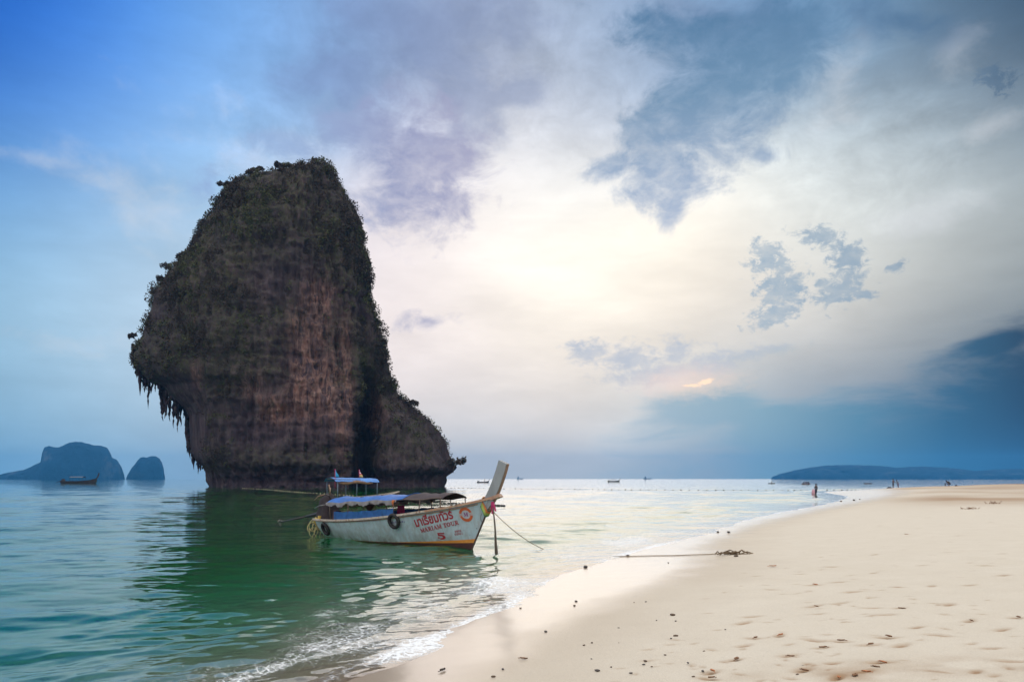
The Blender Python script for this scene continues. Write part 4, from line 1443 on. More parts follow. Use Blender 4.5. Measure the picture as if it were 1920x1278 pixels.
    for k in range(9):
        t = k / 8; rr = [0.05, 0.20, 0.28, 0.33, 0.36, 0.38, 0.41, 0.44, 0.46][k]; z = 1.50 - 0.92 * t ** 1.2
        rows.append([Vector((-6.66 - 0.10 * t + rr * 0.95 * math.cos(a) * (1 + 0.10 * math.sin(3 * a + k)), 0.02 + rr * 0.80 * math.sin(a) * (1 + 0.12 * math.sin(5 * a)), z + 0.03 * math.sin(4 * a + k))) for a in [2 * math.pi * q / 20 for q in range(20)]])
    mb.grid(rows, closed=True); mb.build("engine_cover", simple("oily_cover_cloth", (0.030, 0.021, 0.023), 0.8, 0.4, 6), aft, True)
    mb = MB(); mb.tube([(-6.62, 0.05, 0.90), (-7.5, 0.12, 0.76), (-8.3, 0.16, 0.63)], [0.075, 0.055, 0.045], 8)
    mb.tube([(-8.3, 0.16, 0.63), (-10.15, 0.25, 0.36)], [0.032, 0.026], 8)
    sh = mb.build("tail_shaft", M_ENGINE, aft, True)
    mb = MB()
    for k in range(3):
        a = k * 2.094 + 0.4
        mb.box((-10.15, 0.25 + 0.08 * math.cos(a), 0.36 + 0.08 * math.sin(a)), (0.03, 0.06, 0.13), Matrix.Rotation(-a + math.pi / 2, 3, "X") @ Matrix.Rotation(0.4, 3, "Z"))
    mb.build("propeller", M_STEEL, aft)
    mb = MB(); mb.tube([(-6.45, -0.10, 1.42), (-6.42, -0.12, 1.62), (-6.44, -0.13, 1.80)], 0.022, 6); mb.tube([(-6.50, -0.05, 1.42), (-6.52, -0.02, 1.70)], 0.018, 6)
    mb.tube([(-6.5, -0.3, 1.45), (-6.75, -0.36, 1.40), (-7.0, -0.34, 1.25)], 0.018, 6)
    mb.build("tiller", M_EDGE, aft, True)
    mb = MB(); mb.tube([(-6.95, -0.36, 0.98), (-6.5, -0.48, 1.08), (-6.1, -0.52, 1.12)], 0.02, 6); mb.build("engine_frame", M_STEEL, aft, True)
    for o_ in set(bpy.data.objects) - n_before:
        if o_.parent is boat:
            o_.location.x -= 0.42
    # things slung under the canopy
    mb = MB(); rows = []
    for k in range(5):
        z = 1.16 - 0.05 * k; rr = 0.16 - 0.028 * k
        rows.append([Vector((-4.45 + rr * 1.3 * math.cos(a), -0.25 + rr * math.sin(a), z)) for a in [2 * math.pi * q / 12 for q in range(12)]])
    mb.grid(rows, closed=True); mb.build("hanging_bundle", M_WOOD, boat, True)
    mb = MB(); mb.box((-3.3, 0.1, 1.03), (0.20, 0.16, 0.26), taper=0.85); mb.tube([(-3.3, 0.1, 1.14), (-3.3, 0.1, 1.45)], 0.008, 5)
    mb.build("hanging_bag", M_SASHM, boat)
    mb = MB(); mb.box((-5.95, -0.45, 0.78), (0.18, 0.22, 0.34), taper=0.9); mb.build("fuel_can", M_BOOT, boat)
    mb = MB(); mb.box((-7.12, -0.33, 0.68), (0.10, 0.09, 0.10)); mb.tube([(-7.20, -0.40, 0.66), (-7.25, -0.44, 0.52), (-7.22, -0.42, 0.40)], [0.05, 0.045, 0.02], 7)
    mb.build("stern_cleat", M_YELLOW, boat)
    mb = MB(); mb.tube([(-2.55, -0.80, 1.36), (-2.56, -0.83, 1.28), (-2.55, -0.82, 1.18)], [0.045, 0.035, 0.012], 7); mb.build("tie_cloth", M_SASHO, boat)
    mb = MB()
    for q in (0.0, 0.09): mb.tube([(-0.28 + q, -0.46, 1.28), (-0.28 + q, -0.46, 1.33)], 0.03, 7)
    mb.build("bow_cleat", M_STEEL, boat)
    # tyres hung over the side as fenders
    def tyre(t, v, R0, r0):
        g = hull_pt(t, v, -1); a = hull_pt(t + 0.01, v, -1) - hull_pt(t - 0.01, v, -1); b_ = hull_pt(t, min(1, v + 0.05), -1) - hull_pt(t, v - 0.05, -1)
        n = a.cross(b_).normalized()
        if n.y > 0: n = -n
        n = (n + Vector((0, 0, 0.12))).normalized()
        a = (a - n * a.dot(n)).normalized(); b_ = n.cross(a)
        c = g + n * (r0 * 0.95 + 0.006)
        mb = MB()
        rows = []
        for k in range(28):
            q = 2 * math.pi * k / 28
            rd = a * math.cos(q) + b_ * math.sin(q) * 1.04
            rows.append([c + rd * (R0 + r0 * math.cos(w) * 0.85) + n * r0 * 0.95 * math.sin(w) * (1.0 if abs(math.cos(w)) < 0.9 else 0.8) for w in [2 * math.pi * j / 12 for j in range(12)]])
        rows.append(rows[0])
        mb.grid(rows, closed=True)
        o_ = mb.build("tyre_fender", M_RUBBER, boat, True)
        top = hull_pt(t, 1, -1)
        mb = MB(); mb.tube([top + Vector((0.04, 0.02, 0.05)), top + Vector((0.03, -0.07, 0.02)), c + b_ * abs(R0) * (1 if b_.z > 0 else -1)], 0.010, 5)
        mb.build("lashing", M_DARKROPE, o_, True)
    tyre(0.11, 0.64, 0.185, 0.058)
    tyre(0.60, 0.885, 0.185, 0.062)
    return path


build_boat()


# ---------------- lettering painted on the bow
_sx = np.linspace(0, 1, 400)
_SHX = np.array([hull_pt(t, 0.75, -1).x for t in _sx])


def on_side(x, z, out=0.004):
    """point on the near side of the hull at boat length x and height z, a hair proud"""
    t = float(np.interp(x, _SHX, _sx))
    for _ in range(4):
        v = v_at_z(t, z)
        p = hull_pt(t, v, -1)
        t = min(0.999, max(0.001, t + (x - p.x) * 0.10))
    v = v_at_z(t, z)
    p = hull_pt(t, v, -1)
    a = hull_pt(min(1, t + 0.01), v, -1) - hull_pt(t - 0.01, v, -1)
    b = hull_pt(t, min(1, v + 0.03), -1) - hull_pt(t, v - 0.03, -1)
    n = a.cross(b).normalized()
    if n.y > 0: n = -n
    return p + n * out


def paint(name, polys, x0, z0, ux, uz, m, out=0.004, label=None):
    """flat shapes (lists of 2-D points, already small) laid on the hull; ux/uz are the 2-D axes in (x, z)"""
    mb = MB()
    for poly in polys:
        pts = [on_side(x0 + p[0] * ux[0] + p[1] * uz[0], z0 + p[0] * ux[1] + p[1] * uz[1], out) for p in poly]
        mb.add(pts, [tuple(range(len(pts)))])
    o_ = mb.build(name, m, boat)
    if label: o_["label"] = label
    return o_


def text_polys(body, bold=0.0):
    cu = bpy.data.curves.new("lettering", "FONT")
    cu.body = body
    cu.size = 1.0
    cu.resolution_u = 3
    cu.offset = bold
    ob = bpy.data.objects.new("lettering", cu)
    COL.objects.link(ob)
    dg = bpy.context.evaluated_depsgraph_get()
    me = bpy.data.meshes.new_from_object(ob.evaluated_get(dg))
    vs_ = [(v.co.x, v.co.y) for v in me.vertices]
    polys = [[vs_[i] for i in p.vertices] for p in me.polygons]
    bpy.data.objects.remove(ob); bpy.data.meshes.remove(me); bpy.data.curves.remove(cu)
    return polys


def fit(polys, w, h, split=True):
    xs = [p[0] for q in polys for p in q]; ys = [p[1] for q in polys for p in q]
    sx, sy = w / (max(xs) - min(xs)), h / (max(ys) - min(ys))
    return [[((p[0] - min(xs)) * sx, (p[1] - min(ys)) * sy) for p in q] for q in polys]


def rect(x0, y0, x1, y1):
    return [(x0, y0), (x1, y0), (x1, y1), (x0, y1)]


def bar(x0, y0, x1, y1, w):
    d = math.hypot(x1 - x0, y1 - y0); nx, ny = -(y1 - y0) / d * w / 2, (x1 - x0) / d * w / 2
    return [(x0 + nx, y0 + ny), (x0 - nx, y0 - ny), (x1 - nx, y1 - ny), (x1 + nx, y1 + ny)]


def arc(cx, cy, rx, ry, a0, a1, w0, w1=None, n=10):
    """curved stroke whose thickness swells in the middle, like brush lettering"""
    w1 = w0 if w1 is None else w1
    out = []
    for k in range(n):
        q = []
        for s, sg in ((k, 1), (k, -1), (k + 1, -1), (k + 1, 1)):
            a = math.radians(a0 + (a1 - a0) * s / n)
            w = (w0 + (w1 - w0) * math.sin(math.pi * s / n)) / 2
            q.append((cx + (rx + sg * w) * math.cos(a), cy + (ry + sg * w) * math.sin(a)))
        out.append(q)
    return out


def serif_glyph(ch):
    """slab-serif capitals in a 1-high box: (width, polygons)"""
    s, t = 0.24, 0.11                       # thick stroke, serif thickness

    def foot(cx, w=0.34): return [rect(cx - w / 2, 0, cx + w / 2, t)]
    def head(cx, w=0.34): return [rect(cx - w / 2, 1 - t, cx + w / 2, 1)]
    if ch == "M":
        return 1.15, [rect(0.12, 0, 0.22, 1), rect(0.80, 0, 0.80 + s, 1), bar(0.20, 0.97, 0.55, 0.10, 0.2), bar(0.55, 0.10, 0.88, 0.97, 0.10)] + foot(0.17) + foot(0.92, 0.40) + head(0.14, 0.28) + head(0.95, 0.34)
    if ch == "A":
        return 1.0, [bar(0.18, 0.0, 0.48, 0.98, 0.11), bar(0.80, 0.0, 0.50, 0.98, 0.24), rect(0.28, 0.28, 0.70, 0.38)] + foot(0.17, 0.32) + foot(0.82, 0.40)
    if ch == "R":
        return 1.0, [rect(0.16, 0, 0.16 + s, 1), rect(0.3, 0.90, 0.55, 1.0), rect(0.3, 0.46, 0.55, 0.56), bar(0.50, 0.50, 0.84, 0.02, 0.22)] + arc(0.52, 0.73, 0.20, 0.22, -90, 90, 0.1, 0.24) + foot(0.27, 0.44) + head(0.2, 0.30) + foot(0.86, 0.24)
    if ch == "I":
        return 0.55, [rect(0.15, 0, 0.15 + s, 1)] + foot(0.27, 0.46) + head(0.27, 0.46)
    if ch == "T":
        return 0.95, [rect(0.35, 0, 0.35 + s, 1), rect(0.05, 0.88, 0.89, 1.0), rect(0.05, 0.68, 0.14, 1.0), rect(0.80, 0.68, 0.89, 1.0)] + foot(0.47, 0.46)
    if ch == "O":
        return 1.0, arc(0.48, 0.5, 0.34, 0.42, -90, 90, 0.10, 0.28, 12) + arc(0.48, 0.5, 0.34, 0.42, 90, 270, 0.10, 0.28, 12)
    if ch == "U":
        return 1.05, [rect(0.14, 0.36, 0.14 + s, 1), rect(0.76, 0.36, 0.86, 1)] + arc(0.53, 0.38, 0.29, 0.32, 180, 360, 0.15, 0.18, 12) + head(0.26, 0.44) + head(0.81, 0.32)
    return 0.45, []


def serif(text):
    x, polys = 0.0, []
    for ch in text:
        w, ps = serif_glyph(ch)
        polys += [[(p[0] + x, p[1]) for p in q] for q in ps]
        x += w
    return polys


# the lettering rises toward the bow with the sheer
UP = (math.cos(0.215), math.sin(0.215))
UZ = (-0.10, 1.0)
thai = fit(text_polys("มาเรียมทัวร์", 0.03), 1.36, 0.30)
paint("thai_lettering", thai, -1.74, 0.57, UP, UZ, M_RED, 0.006)
paint("lettering", fit(serif("MARIAM TOUR"), 1.36, 0.13), -1.62, 0.40, UP, UZ, M_RED, 0.006)
five = [rect(0.14, 0.52, 0.32, 1.0), rect(0.14, 0.80, 0.86, 1.0)] + arc(0.46, 0.36, 0.28, 0.26, 125, -125, 0.20, 0.28, 16) + arc(0.16, 0.26, 0.05, 0.05, 0, 360, 0.12, 0.12, 8)
paint("number_lettering", fit(five, 0.27, 0.20), -1.10, 0.225, (1, 0.04), (0, 1), M_RED, 0.006)
paint("registration_lettering", fit(text_polys("6002", 0.012), 0.215, 0.062), -0.48, 0.45, (1, 0.16), (-0.05, 1), M_RED, 0.006)
paint("registration_lettering", fit(text_polys("02051", 0.012), 0.255, 0.062), -0.50, 0.365, (1, 0.16), (-0.05, 1), M_RED, 0.006)
paint("small_lettering", [rect(0.07 * k, 0, 0.07 * k + 0.04, 0.03 + 0.02 * (k % 2)) for k in range(9)], -2.72, 0.66, (1, 0.08), (0, 1), M_INK, 0.006)
# round emblem: orange ring broken by pale wings, an M in the middle
ECX, ECZ, ER = -0.02, 0.985, 0.205
ring_a = arc(0, 0, ER * 0.80, ER * 0.80, 22, 172, ER * 0.34, ER * 0.40, 16)
ring_b = arc(0, 0, ER * 0.80, ER * 0.80, 198, 352, ER * 0.34, ER * 0.40, 16)
disc = [[(0, 0), (ER * math.cos(a), ER * math.sin(a)), (ER * math.cos(b), ER * math.sin(b))] for a, b in [(2 * math.pi * k / 24, 2 * math.pi * (k + 1) / 24) for k in range(24)]]
paint("emblem", disc, ECX, ECZ, (1, 0.0), (0, 1), M_PALE, 0.005)
paint("emblem_arc", ring_a, ECX, ECZ, (1, 0.0), (0, 1), M_RINGP, 0.008)
paint("emblem_arc", ring_b, ECX, ECZ, (1, 0.0), (0, 1), M_RINGP, 0.008)
em = fit(serif("M"), 0.125, 0.115)
paint("emblem_letter", em, ECX - 0.062, ECZ - 0.058, (1, 0.08), (0, 1), M_PURPLE, 0.009)
paint("emblem_wing", [bar(ER * 0.5, 0.02 * k - 0.01, ER * 1.0, 0.035 * k + 0.008, 0.008) for k in range(-1, 2)], ECX, ECZ, (1, 0), (0, 1), M_RINGP, 0.009)
paint("emblem_wing", [bar(-ER * 0.55, 0.02 * k - 0.02, -ER * 1.05, 0.03 * k - 0.03, 0.008) for k in range(-1, 2)], ECX, ECZ, (1, 0), (0, 1), M_RINGP, 0.009)


def boat_world(p):
    return boat.matrix_basis @ Vector(p) if False else (Matrix.Translation(BOW) @ Matrix.Rotation(math.atan2(HEAD.y, HEAD.x), 4, "Z")) @ Vector(p)


def rope(name, label, pts, r, m, cat="rope", n=6, group=None):
    mb = MB(); mb.tube(pts, r, n)
    o_ = mb.build(name, m, None, True)
    tag(o_, label, cat, group)
    return o_


def catenary(a, b, sag, n=18):
    return [a.lerp(b, k / n) - Vector((0, 0, sag * 4 * (k / n) * (1 - k / n))) for k in range(n + 1)]


# mooring pole driven into the sand beside the bow, mooring line, slack coil
pt_top = at(925, 955, 22.0); pt_bot = at(931, 1040, 22.0)
dirp = (pt_bot - pt_top).normalized()
mb = MB()
mb.tube([pt_top - dirp * 0.05, pt_top.lerp(pt_bot, 0.4) + Vector((0.012, 0, 0)), pt_top.lerp(pt_bot, 0.75), pt_bot, pt_bot + dirp * 0.75], [0.018, 0.024, 0.036, 0.05, 0.05], 9)
o = mb.build("mooring_pole", M_DARKROPE, None, True)
tag(o, "thin dark pole standing in the water just off the boat's bow", "pole")
rope("mooring_rope", "rope sagging from the boat's bow down into the shallow water", catenary(boat_world((0.75, -0.06, 1.20)), at(1024, 1031, 22.9), 0.14), 0.011, M_ROPE)
cl = boat_world((0.55, -0.12, 1.05))
rope("rope_loop", "small slack loop of cord hanging at the bow of the boat", [cl + Vector((0.06 * math.sin(a), 0, -0.14 * (1 - math.cos(a)))) for a in np.linspace(0, 5.6, 16)], 0.008, M_DARKROPE)
# tangle of yellow line over the stern
mb = MB(); r = random.Random(2)
for k in range(9):
    c = boat_world((-7.25 - r.uniform(0, 0.25), -0.30 + r.uniform(-0.25, 0.25), 0.30 + r.uniform(-.15, .2)))
    a0 = r.uniform(0, 6); R0 = r.uniform(0.09, 0.22); tl = r.uniform(-.4, .4)
    mb.tube([c + Vector((R0 * math.cos(a0 + q), R0 * 0.5 * math.sin(a0 + q + tl), R0 * math.sin(a0 + q))) for q in np.linspace(0, 4.6, 14)], 0.013, 5)
for k in range(5):
    c = boat_world((-7.28, -0.28 + 0.09 * k, 0.60))
    mb.tube([c, c + Vector((-.06, -.04, -.2)), c + Vector((-.10 + .03 * k, -.08, -.42)), c + Vector((-.2 + .05 * k, -.1, -.62))], 0.013, 5)
o = mb.build("rope_tangle", simple("yellowed_nylon_line", (0.42, 0.33, 0.15), 0.8, 0.35, 14), None, True)
tag(o, "tangle of yellowish looped rope hanging from the boat's stern into the sea", "rope")


# ------------------------------------------------------------------ the second boat, half hidden behind
def build_second():
    Y = 58.0
    c = at(668, 940, Y); c.z = 0
    root = empty("canopy_boat", c, math.radians(40))
    tag(root, "boat with raised blue canopy and two small flags behind the white boat", "boat")
    st = [(-2.3, .62, .60, -.05), (-1.4, .78, .58, -.2), (0, .85, .62, -.25), (1.8, .66, .74, -.25), (3.0, .30, .90, -.2), (3.6, .04, 1.02, 0.0)]
    mb = MB()
    for s in (-1, 1):
        mb.grid([[Vector((x, 0, k)), Vector((x, s * b * .7, k + .15)), Vector((x, s * b, z))] for x, b, z, k in st])
    mb.grid([[Vector((x, -b * .9, z - .12)), Vector((x, b * .9, z - .12))] for x, b, z, k in st])
    mb.add([Vector((-2.3, -.62, .60)), Vector((-2.3, .62, .60)), Vector((-2.3, .43, .1)), Vector((-2.3, 0, -.05)), Vector((-2.3, -.43, .1))], [(0, 1, 2, 3, 4)])
    mb.build("hull", M_WOOD, root, True)
    for s in (-1, 1):
        mb = MB(); mb.sweep_rect([Vector((x, s * b, z + .02)) for x, b, z, k in st], .08, .06, (0, 1, 0)); mb.build("gunwale", M_RAIL, root)
    x0, x1 = -2.1, 1.4
    mb = MB(); rows = []
    for i in range(15):
        x = x0 + (x1 - x0) * i / 14
        rows.append([Vector((x, q * 0.85, 1.93 + 0.16 * (1 - q * q) - 0.05 * (x - x0) / 3 + .02 * math.sin(i * 2.1 + q * 3) - (0.10 if abs(q) > 0.95 else 0))) for q in (-1.06, -1, -.7, -.35, 0, .35, .7, 1, 1.06)])
    mb.grid(rows); mb.build("canopy", simple("bright_blue_awning", (0.05, 0.18, 0.46), 0.5, 0.35, 2.5, ((0.28, 0.38, 0.52), 0.60), bumpd=0.01), root, True)
    mb = MB(); mb.tube([(x, -0.80, 1.72 - 0.05 * math.sin(k * 1.1)) for k, x in enumerate(np.linspace(x0 + .3, x1 - .5, 9))], [.05, .10, .12, .10, .12, .10, .11, .09, .04], 8)
    mb.build("rolled_curtain", simple("rolled_tan_canvas", (0.22, 0.13, 0.075), 0.85, 0.3, 5), root, True)
    for x in (x0 + .2, -0.4, x1 - .15):
        for s in (-1, 1):
            mb = MB(); mb.tube([(x, s * .78, .55), (x, s * .82, 1.9)], .022, 6); mb.build("canopy_pole", simple("pole_blue_grey", (.16, .22, .28), .6), root, True)
    mb = MB(); mb.tube([(x0 - 0.6, -.8, 1.98), (x1 - 1.5, -.84, 1.93)], .018, 6); mb.build("canopy_spar", M_POLE, root, True)
    for x, y, h, ms, lab in ((x0 + 0.05, -0.7, 0.62, (simple("sky_blue_flag", (0.03, 0.28, 0.50), 0.8),), "blue flag"), (x1 - 1.05, 0.2, 0.62, (simple("flag_red", (0.50, 0.05, 0.09), 0.8), simple("flag_white", (0.66, 0.62, 0.58), 0.8), simple("flag_yellow", (0.60, 0.42, 0.14), .8)), "white, red and yellow flag")):
        mb = MB(); mb.tube([(x, y, 1.35 if len(ms) == 1 else 1.9), (x, y, 2.06 + h)], .020, 6)
        po = mb.build("flag_pole", M_SASHM, root, True)
        mb = MB()
        for k in range(6):
            a0, a1 = k / 6, (k + 1) / 6
            w0, w1 = 0.05 + 0.26 * a0, 0.05 + 0.26 * a1
            z0, z1 = 2.06 + h - 0.02 - a0 * 0.52, 2.06 + h - 0.02 - a1 * 0.52
            mb.add([Vector((x, y, z0)), Vector((x + w0, y + .06 * math.sin(k), z0 - .03)), Vector((x + w1, y + .06 * math.sin(k + 1), z1 - .03)), Vector((x, y, z1))], [(0, 1, 2, 3)], 0 if len(ms) == 1 else (1, 0, 1, 0, 2, 2)[k])
        o_ = mb.build("flag", list(ms), po, True); o_["label"] = lab


build_second()


# ------------------------------------------------------------------ people
def skin(nodes, edges, root=0, sub=1):
    """one continuous body grown from a jointed skeleton: nodes (x, y, z, r)"""
    me = bpy.data.meshes.new("body")
    me.from_pydata([n[:3] for n in nodes], edges, [])
    ob = bpy.data.objects.new("body", me); COL.objects.link(ob)
    ob.modifiers.new("skin", "SKIN")
    for i, n in enumerate(nodes):
        sv = me.skin_vertices[0].data[i]
        rr = n[3] if isinstance(n[3], tuple) else (n[3], n[3])
        sv.radius = rr
        sv.use_root = (i == root)
    s_ = ob.modifiers.new("sub", "SUBSURF"); s_.levels = sub; s_.render_levels = sub
    dg = bpy.context.evaluated_depsgraph_get()
    out = bpy.data.meshes.new_from_object(ob.evaluated_get(dg))
    bpy.data.objects.remove(ob)
    out.polygons.foreach_set("use_smooth", [True] * len(out.polygons))
    return out


SKIN_T = simple("tanned_skin", (0.095, 0.055, 0.040), 0.6, 0.1, 20, bumpd=0)
HAIR = simple("black_hair", (0.012, 0.010, 0.010), 0.5, 0.2, 30, bumpd=0)
NAVY = simple("navy_cloth", (0.035, 0.040, 0.055), 0.85, 0.2, 14, bumpd=0)
GREY_T = simple("blue_grey_shirt", (0.16, 0.24, 0.32), 0.85, 0.2, 14, bumpd=0)
DRED = simple("dark_red_shorts", (0.12, 0.03, 0.03), 0.85, 0.2, 14, bumpd=0)
PINK = simple("pink_cloth", (0.62, 0.33, 0.36), 0.85, 0.12, 14, bumpd=0)
DGREEN = simple("dark_olive_cloth", (0.045, 0.05, 0.042), 0.85, 0.2, 14, bumpd=0)


def person(loc, rz, H, label, pose, clothes):
    """pose: dict of joints (x forward, y left, z up) for H = 1"""
    root = empty("person", loc, rz)
    tag(root, label, "person")
    J = {k: Vector(v) * H for k, v in pose.items()}
    s = H
    order = ["pelvis", "waist", "chest", "neck", "head0", "head1", "shoL", "elbL", "wrL", "haL", "shoR", "elbR", "wrR", "haR", "hipL", "knL", "anL", "toL", "hipR", "knR", "anR", "toR"]
    R_ = dict(pelvis=(.075, .055), waist=(.066, .05), chest=(.085, .058), neck=.030, head0=.048, head1=.052, sho=.034, elb=.024, wr=.018, ha=.020, hip=.056, kn=.036, an=.024, to=.022)
    nodes = []
    for k in order:
        q = J[k]; rr = R_[k.rstrip("LR")] if k.rstrip("LR") in R_ else R_[k]
        rr = tuple(v * s for v in rr) if isinstance(rr, tuple) else rr * s
        nodes.append((q.x, q.y, q.z, rr))
    ix = {k: i for i, k in enumerate(order)}
    ed = [("pelvis", "waist"), ("waist", "chest"), ("chest", "neck"), ("neck", "head0"), ("head0", "head1")]
    for sd in "LR":
        ed += [("chest", "sho" + sd), ("sho" + sd, "elb" + sd), ("elb" + sd, "wr" + sd), ("wr" + sd, "ha" + sd), ("pelvis", "hip" + sd), ("hip" + sd, "kn" + sd), ("kn" + sd, "an" + sd), ("an" + sd, "to" + sd)]
    me = skin(nodes, [(ix[a], ix[b]) for a, b in ed])
    me.materials.append(SKIN_T); link("body", me, root)

    def wear(name, chain, edges_, m, extra=.016):
        nd = [(J[k].x, J[k].y, J[k].z, tuple(v * s + extra * s for v in (R_[k.rstrip("LR")] if isinstance(R_[k.rstrip("LR")], tuple) else (R_[k.rstrip("LR")],) * 2))) for k in chain]
        cx = {k: i for i, k in enumerate(chain)}
        me_ = skin(nd, [(cx[a], cx[b]) for a, b in edges_])
        me_.materials.append(m); link(name, me_, root)
    for c in clothes:
        if c[0] == "shirt":
            wear("shirt", ["waist", "pelvis", "chest", "shoL", "elbL", "shoR", "elbR"], [("waist", "pelvis"), ("waist", "chest"), ("chest", "shoL"), ("shoL", "elbL"), ("chest", "shoR"), ("shoR", "elbR")], c[1])
        if c[0] == "shorts":
            wear("shorts", ["pelvis", "waist", "hipL", "knL", "hipR", "knR"], [("pelvis", "waist"), ("pelvis", "hipL"), ("hipL", "knL"), ("pelvis", "hipR"), ("hipR", "knR")], c[1])
        if c[0] == "dress":
            mb = MB(); a, b_, kn = J["chest"], J["pelvis"], (J["knL"] + J["knR"]) / 2
            rows = []
            for t in np.linspace(0, 1, 8):
                q = a.lerp(b_, t * 2) if t < .5 else b_.lerp(kn, (t - .5) * 2)
                rr = (.10 - .03 * math.sin(math.pi * min(1, t * 2)) + .06 * max(0, t - .5)) * s
                rows.append([q + Vector((rr * .75 * math.cos(w), rr * math.sin(w), 0)) for w in [2 * math.pi * k / 12 for k in range(12)]])
            mb.grid(rows, closed=True); mb.build("dress", c[1], root, True)
    h0, h1 = J["head0"], J["head1"]
    up = (h1 - h0).normalized()
    mb = MB(); rows = []
    fw = Vector((1, 0, 0)); fw = (fw - up * fw.dot(up)).normalized(); lf = up.cross(fw)
    cc = h0.lerp(h1, .75)
    for k in range(7):
        a = k / 6 * math.pi * .62
        rr = .064 * s
        rows.append([cc + up * rr * 1.1 * math.cos(a) + (fw * math.cos(w) * (.85 if math.cos(w) > 0 else 1.12) + lf * math.sin(w)) * rr * max(.02, math.sin(a)) - fw * .012 * s for w in [2 * math.pi * q / 12 for q in range(12)]])
    mb.grid(rows, closed=True); mb.build("hair", HAIR, root, True)
    return root


STAND = dict(pelvis=(0, 0, .52), waist=(0, 0, .61), chest=(0, 0, .74), neck=(0, 0, .84), head0=(.01, 0, .885), head1=(.012, 0, .945),
             shoL=(0, .115, .795), elbL=(-.015, .15, .63), wrL=(.03, .15, .49), haL=(.04, .148, .44), shoR=(0, -.115, .795), elbR=(-.015, -.15, .63), wrR=(.03, -.15, .49), haR=(.04, -.148, .44),
             hipL=(0, .055, .49), knL=(.015, .06, .275), anL=(-.01, .06, .045), toL=(.085, .07, .018), hipR=(0, -.055, .49), knR=(.01, -.06, .275), anR=(-.01, -.06, .045), toR=(.085, -.07, .018))
reach = dict(STAND); reach.update(elbR=(.10, -.13, .67), wrR=(.24, -.10, .66), haR=(.29, -.09, .66), elbL=(.06, .15, .65), wrL=(.18, .10, .62), haL=(.22, .09, .62))
stoop = dict(STAND); stoop.update(waist=(.02, 0, .60), chest=(.07, 0, .72), neck=(.12, 0, .80), head0=(.16, 0, .83), head1=(.19, 0, .88), shoL=(.07, .115, .77), shoR=(.07, -.115, .77),
                                  elbL=(.12, .15, .62), wrL=(.22, .12, .58), haL=(.26, .11, .57), elbR=(.08, -.15, .61), wrR=(.12, -.14, .48), haR=(.13, -.14, .43), knL=(.06, .06, .27), anL=(.03, .06, .045), toL=(.12, .07, .018),
                                  knR=(-.02, -.06, .27), anR=(-.09, -.06, .05), toR=(0, -.07, .018))
walk = dict(STAND); walk.update(knL=(.08, .05, .28), anL=(.10, .05, .05), toL=(.19, .05, .02), knR=(-.02, -.05, .27), anR=(-.12, -.05, .06), toR=(-.03, -.05, .02), elbR=(.02, -.15, .63), wrR=(.12, -.13, .52), haR=(.16, -.12, .49))
crouch = dict(pelvis=(-.12, 0, .22), waist=(-.05, 0, .31), chest=(.07, 0, .40), neck=(.15, 0, .44), head0=(.20, 0, .45), head1=(.255, 0, .475),
              shoL=(.08, .115, .42), elbL=(.15, .15, .27), wrL=(.25, .11, .14), haL=(.28, .10, .09), shoR=(.08, -.115, .42), elbR=(.15, -.15, .27), wrR=(.24, -.11, .13), haR=(.27, -.10, .08),
              hipL=(-.11, .06, .21), knL=(.10, .10, .27), anL=(-.04, .08, .045), toL=(.06, .09, .018), hipR=(-.11, -.06, .21), knR=(.10, -.10, .27), anR=(-.04, -.08, .045), toR=(.06, -.09, .018))

# woman wading, turned to the left, a pink bag at her side
wl = at(1530, 926, 103); wl.z = max(-0.30, float(ground_z(wl.x, wl.y)[0]))
person(wl, math.radians(200), 1.66, "woman with dark hair and dark clothes wading in the shallows beyond the beach", walk, [("dress", NAVY)])
mb = MB(); bx = wl + Vector((-0.36, -0.05, 0.0))
rows = [[bx + Vector((w * math.cos(a), w * .5 * math.sin(a), z)) for a in [2 * math.pi * k / 10 for k in range(10)]] for w, z in ((.02, .92), (.14, .88), (.20, .66), (.23, .44), (.22, .28), (.05, .24))]
mb.grid(rows, closed=True); mb.tube([bx + Vector((-.06, 0, .88)), bx + Vector((.10, 0, 1.0)), bx + Vector((.08, 0, .88))], .02, 5)
o = mb.build("cloth_bag", PINK, None, True); tag(o, "pink cloth bag held by the wading woman", "bag")


def foot(px, py, Y):
    p = at(px, py, Y); p.z = float(ground_z(p.x, p.y)[0]); return p


pa = foot(1674.5, 917, 140); pb = foot(1684, 917, 140)
person(pa, math.radians(-8), 1.72, "taller bare-chested person in dark shorts reaching out to a companion on the sand spit", reach, [("shorts", NAVY)])
person(pb, math.radians(172), 1.58, "shorter person in blue-grey shirt and dark red shorts on the sand spit", stoop, [("shirt", GREY_T), ("shorts", DRED)])
pc = foot(1779, 912, 128)
person(pc, math.radians(185), 1.66, "person in dark clothes crouching over the sand near the right end", crouch, [("shirt", DGREEN), ("shorts", NAVY)])
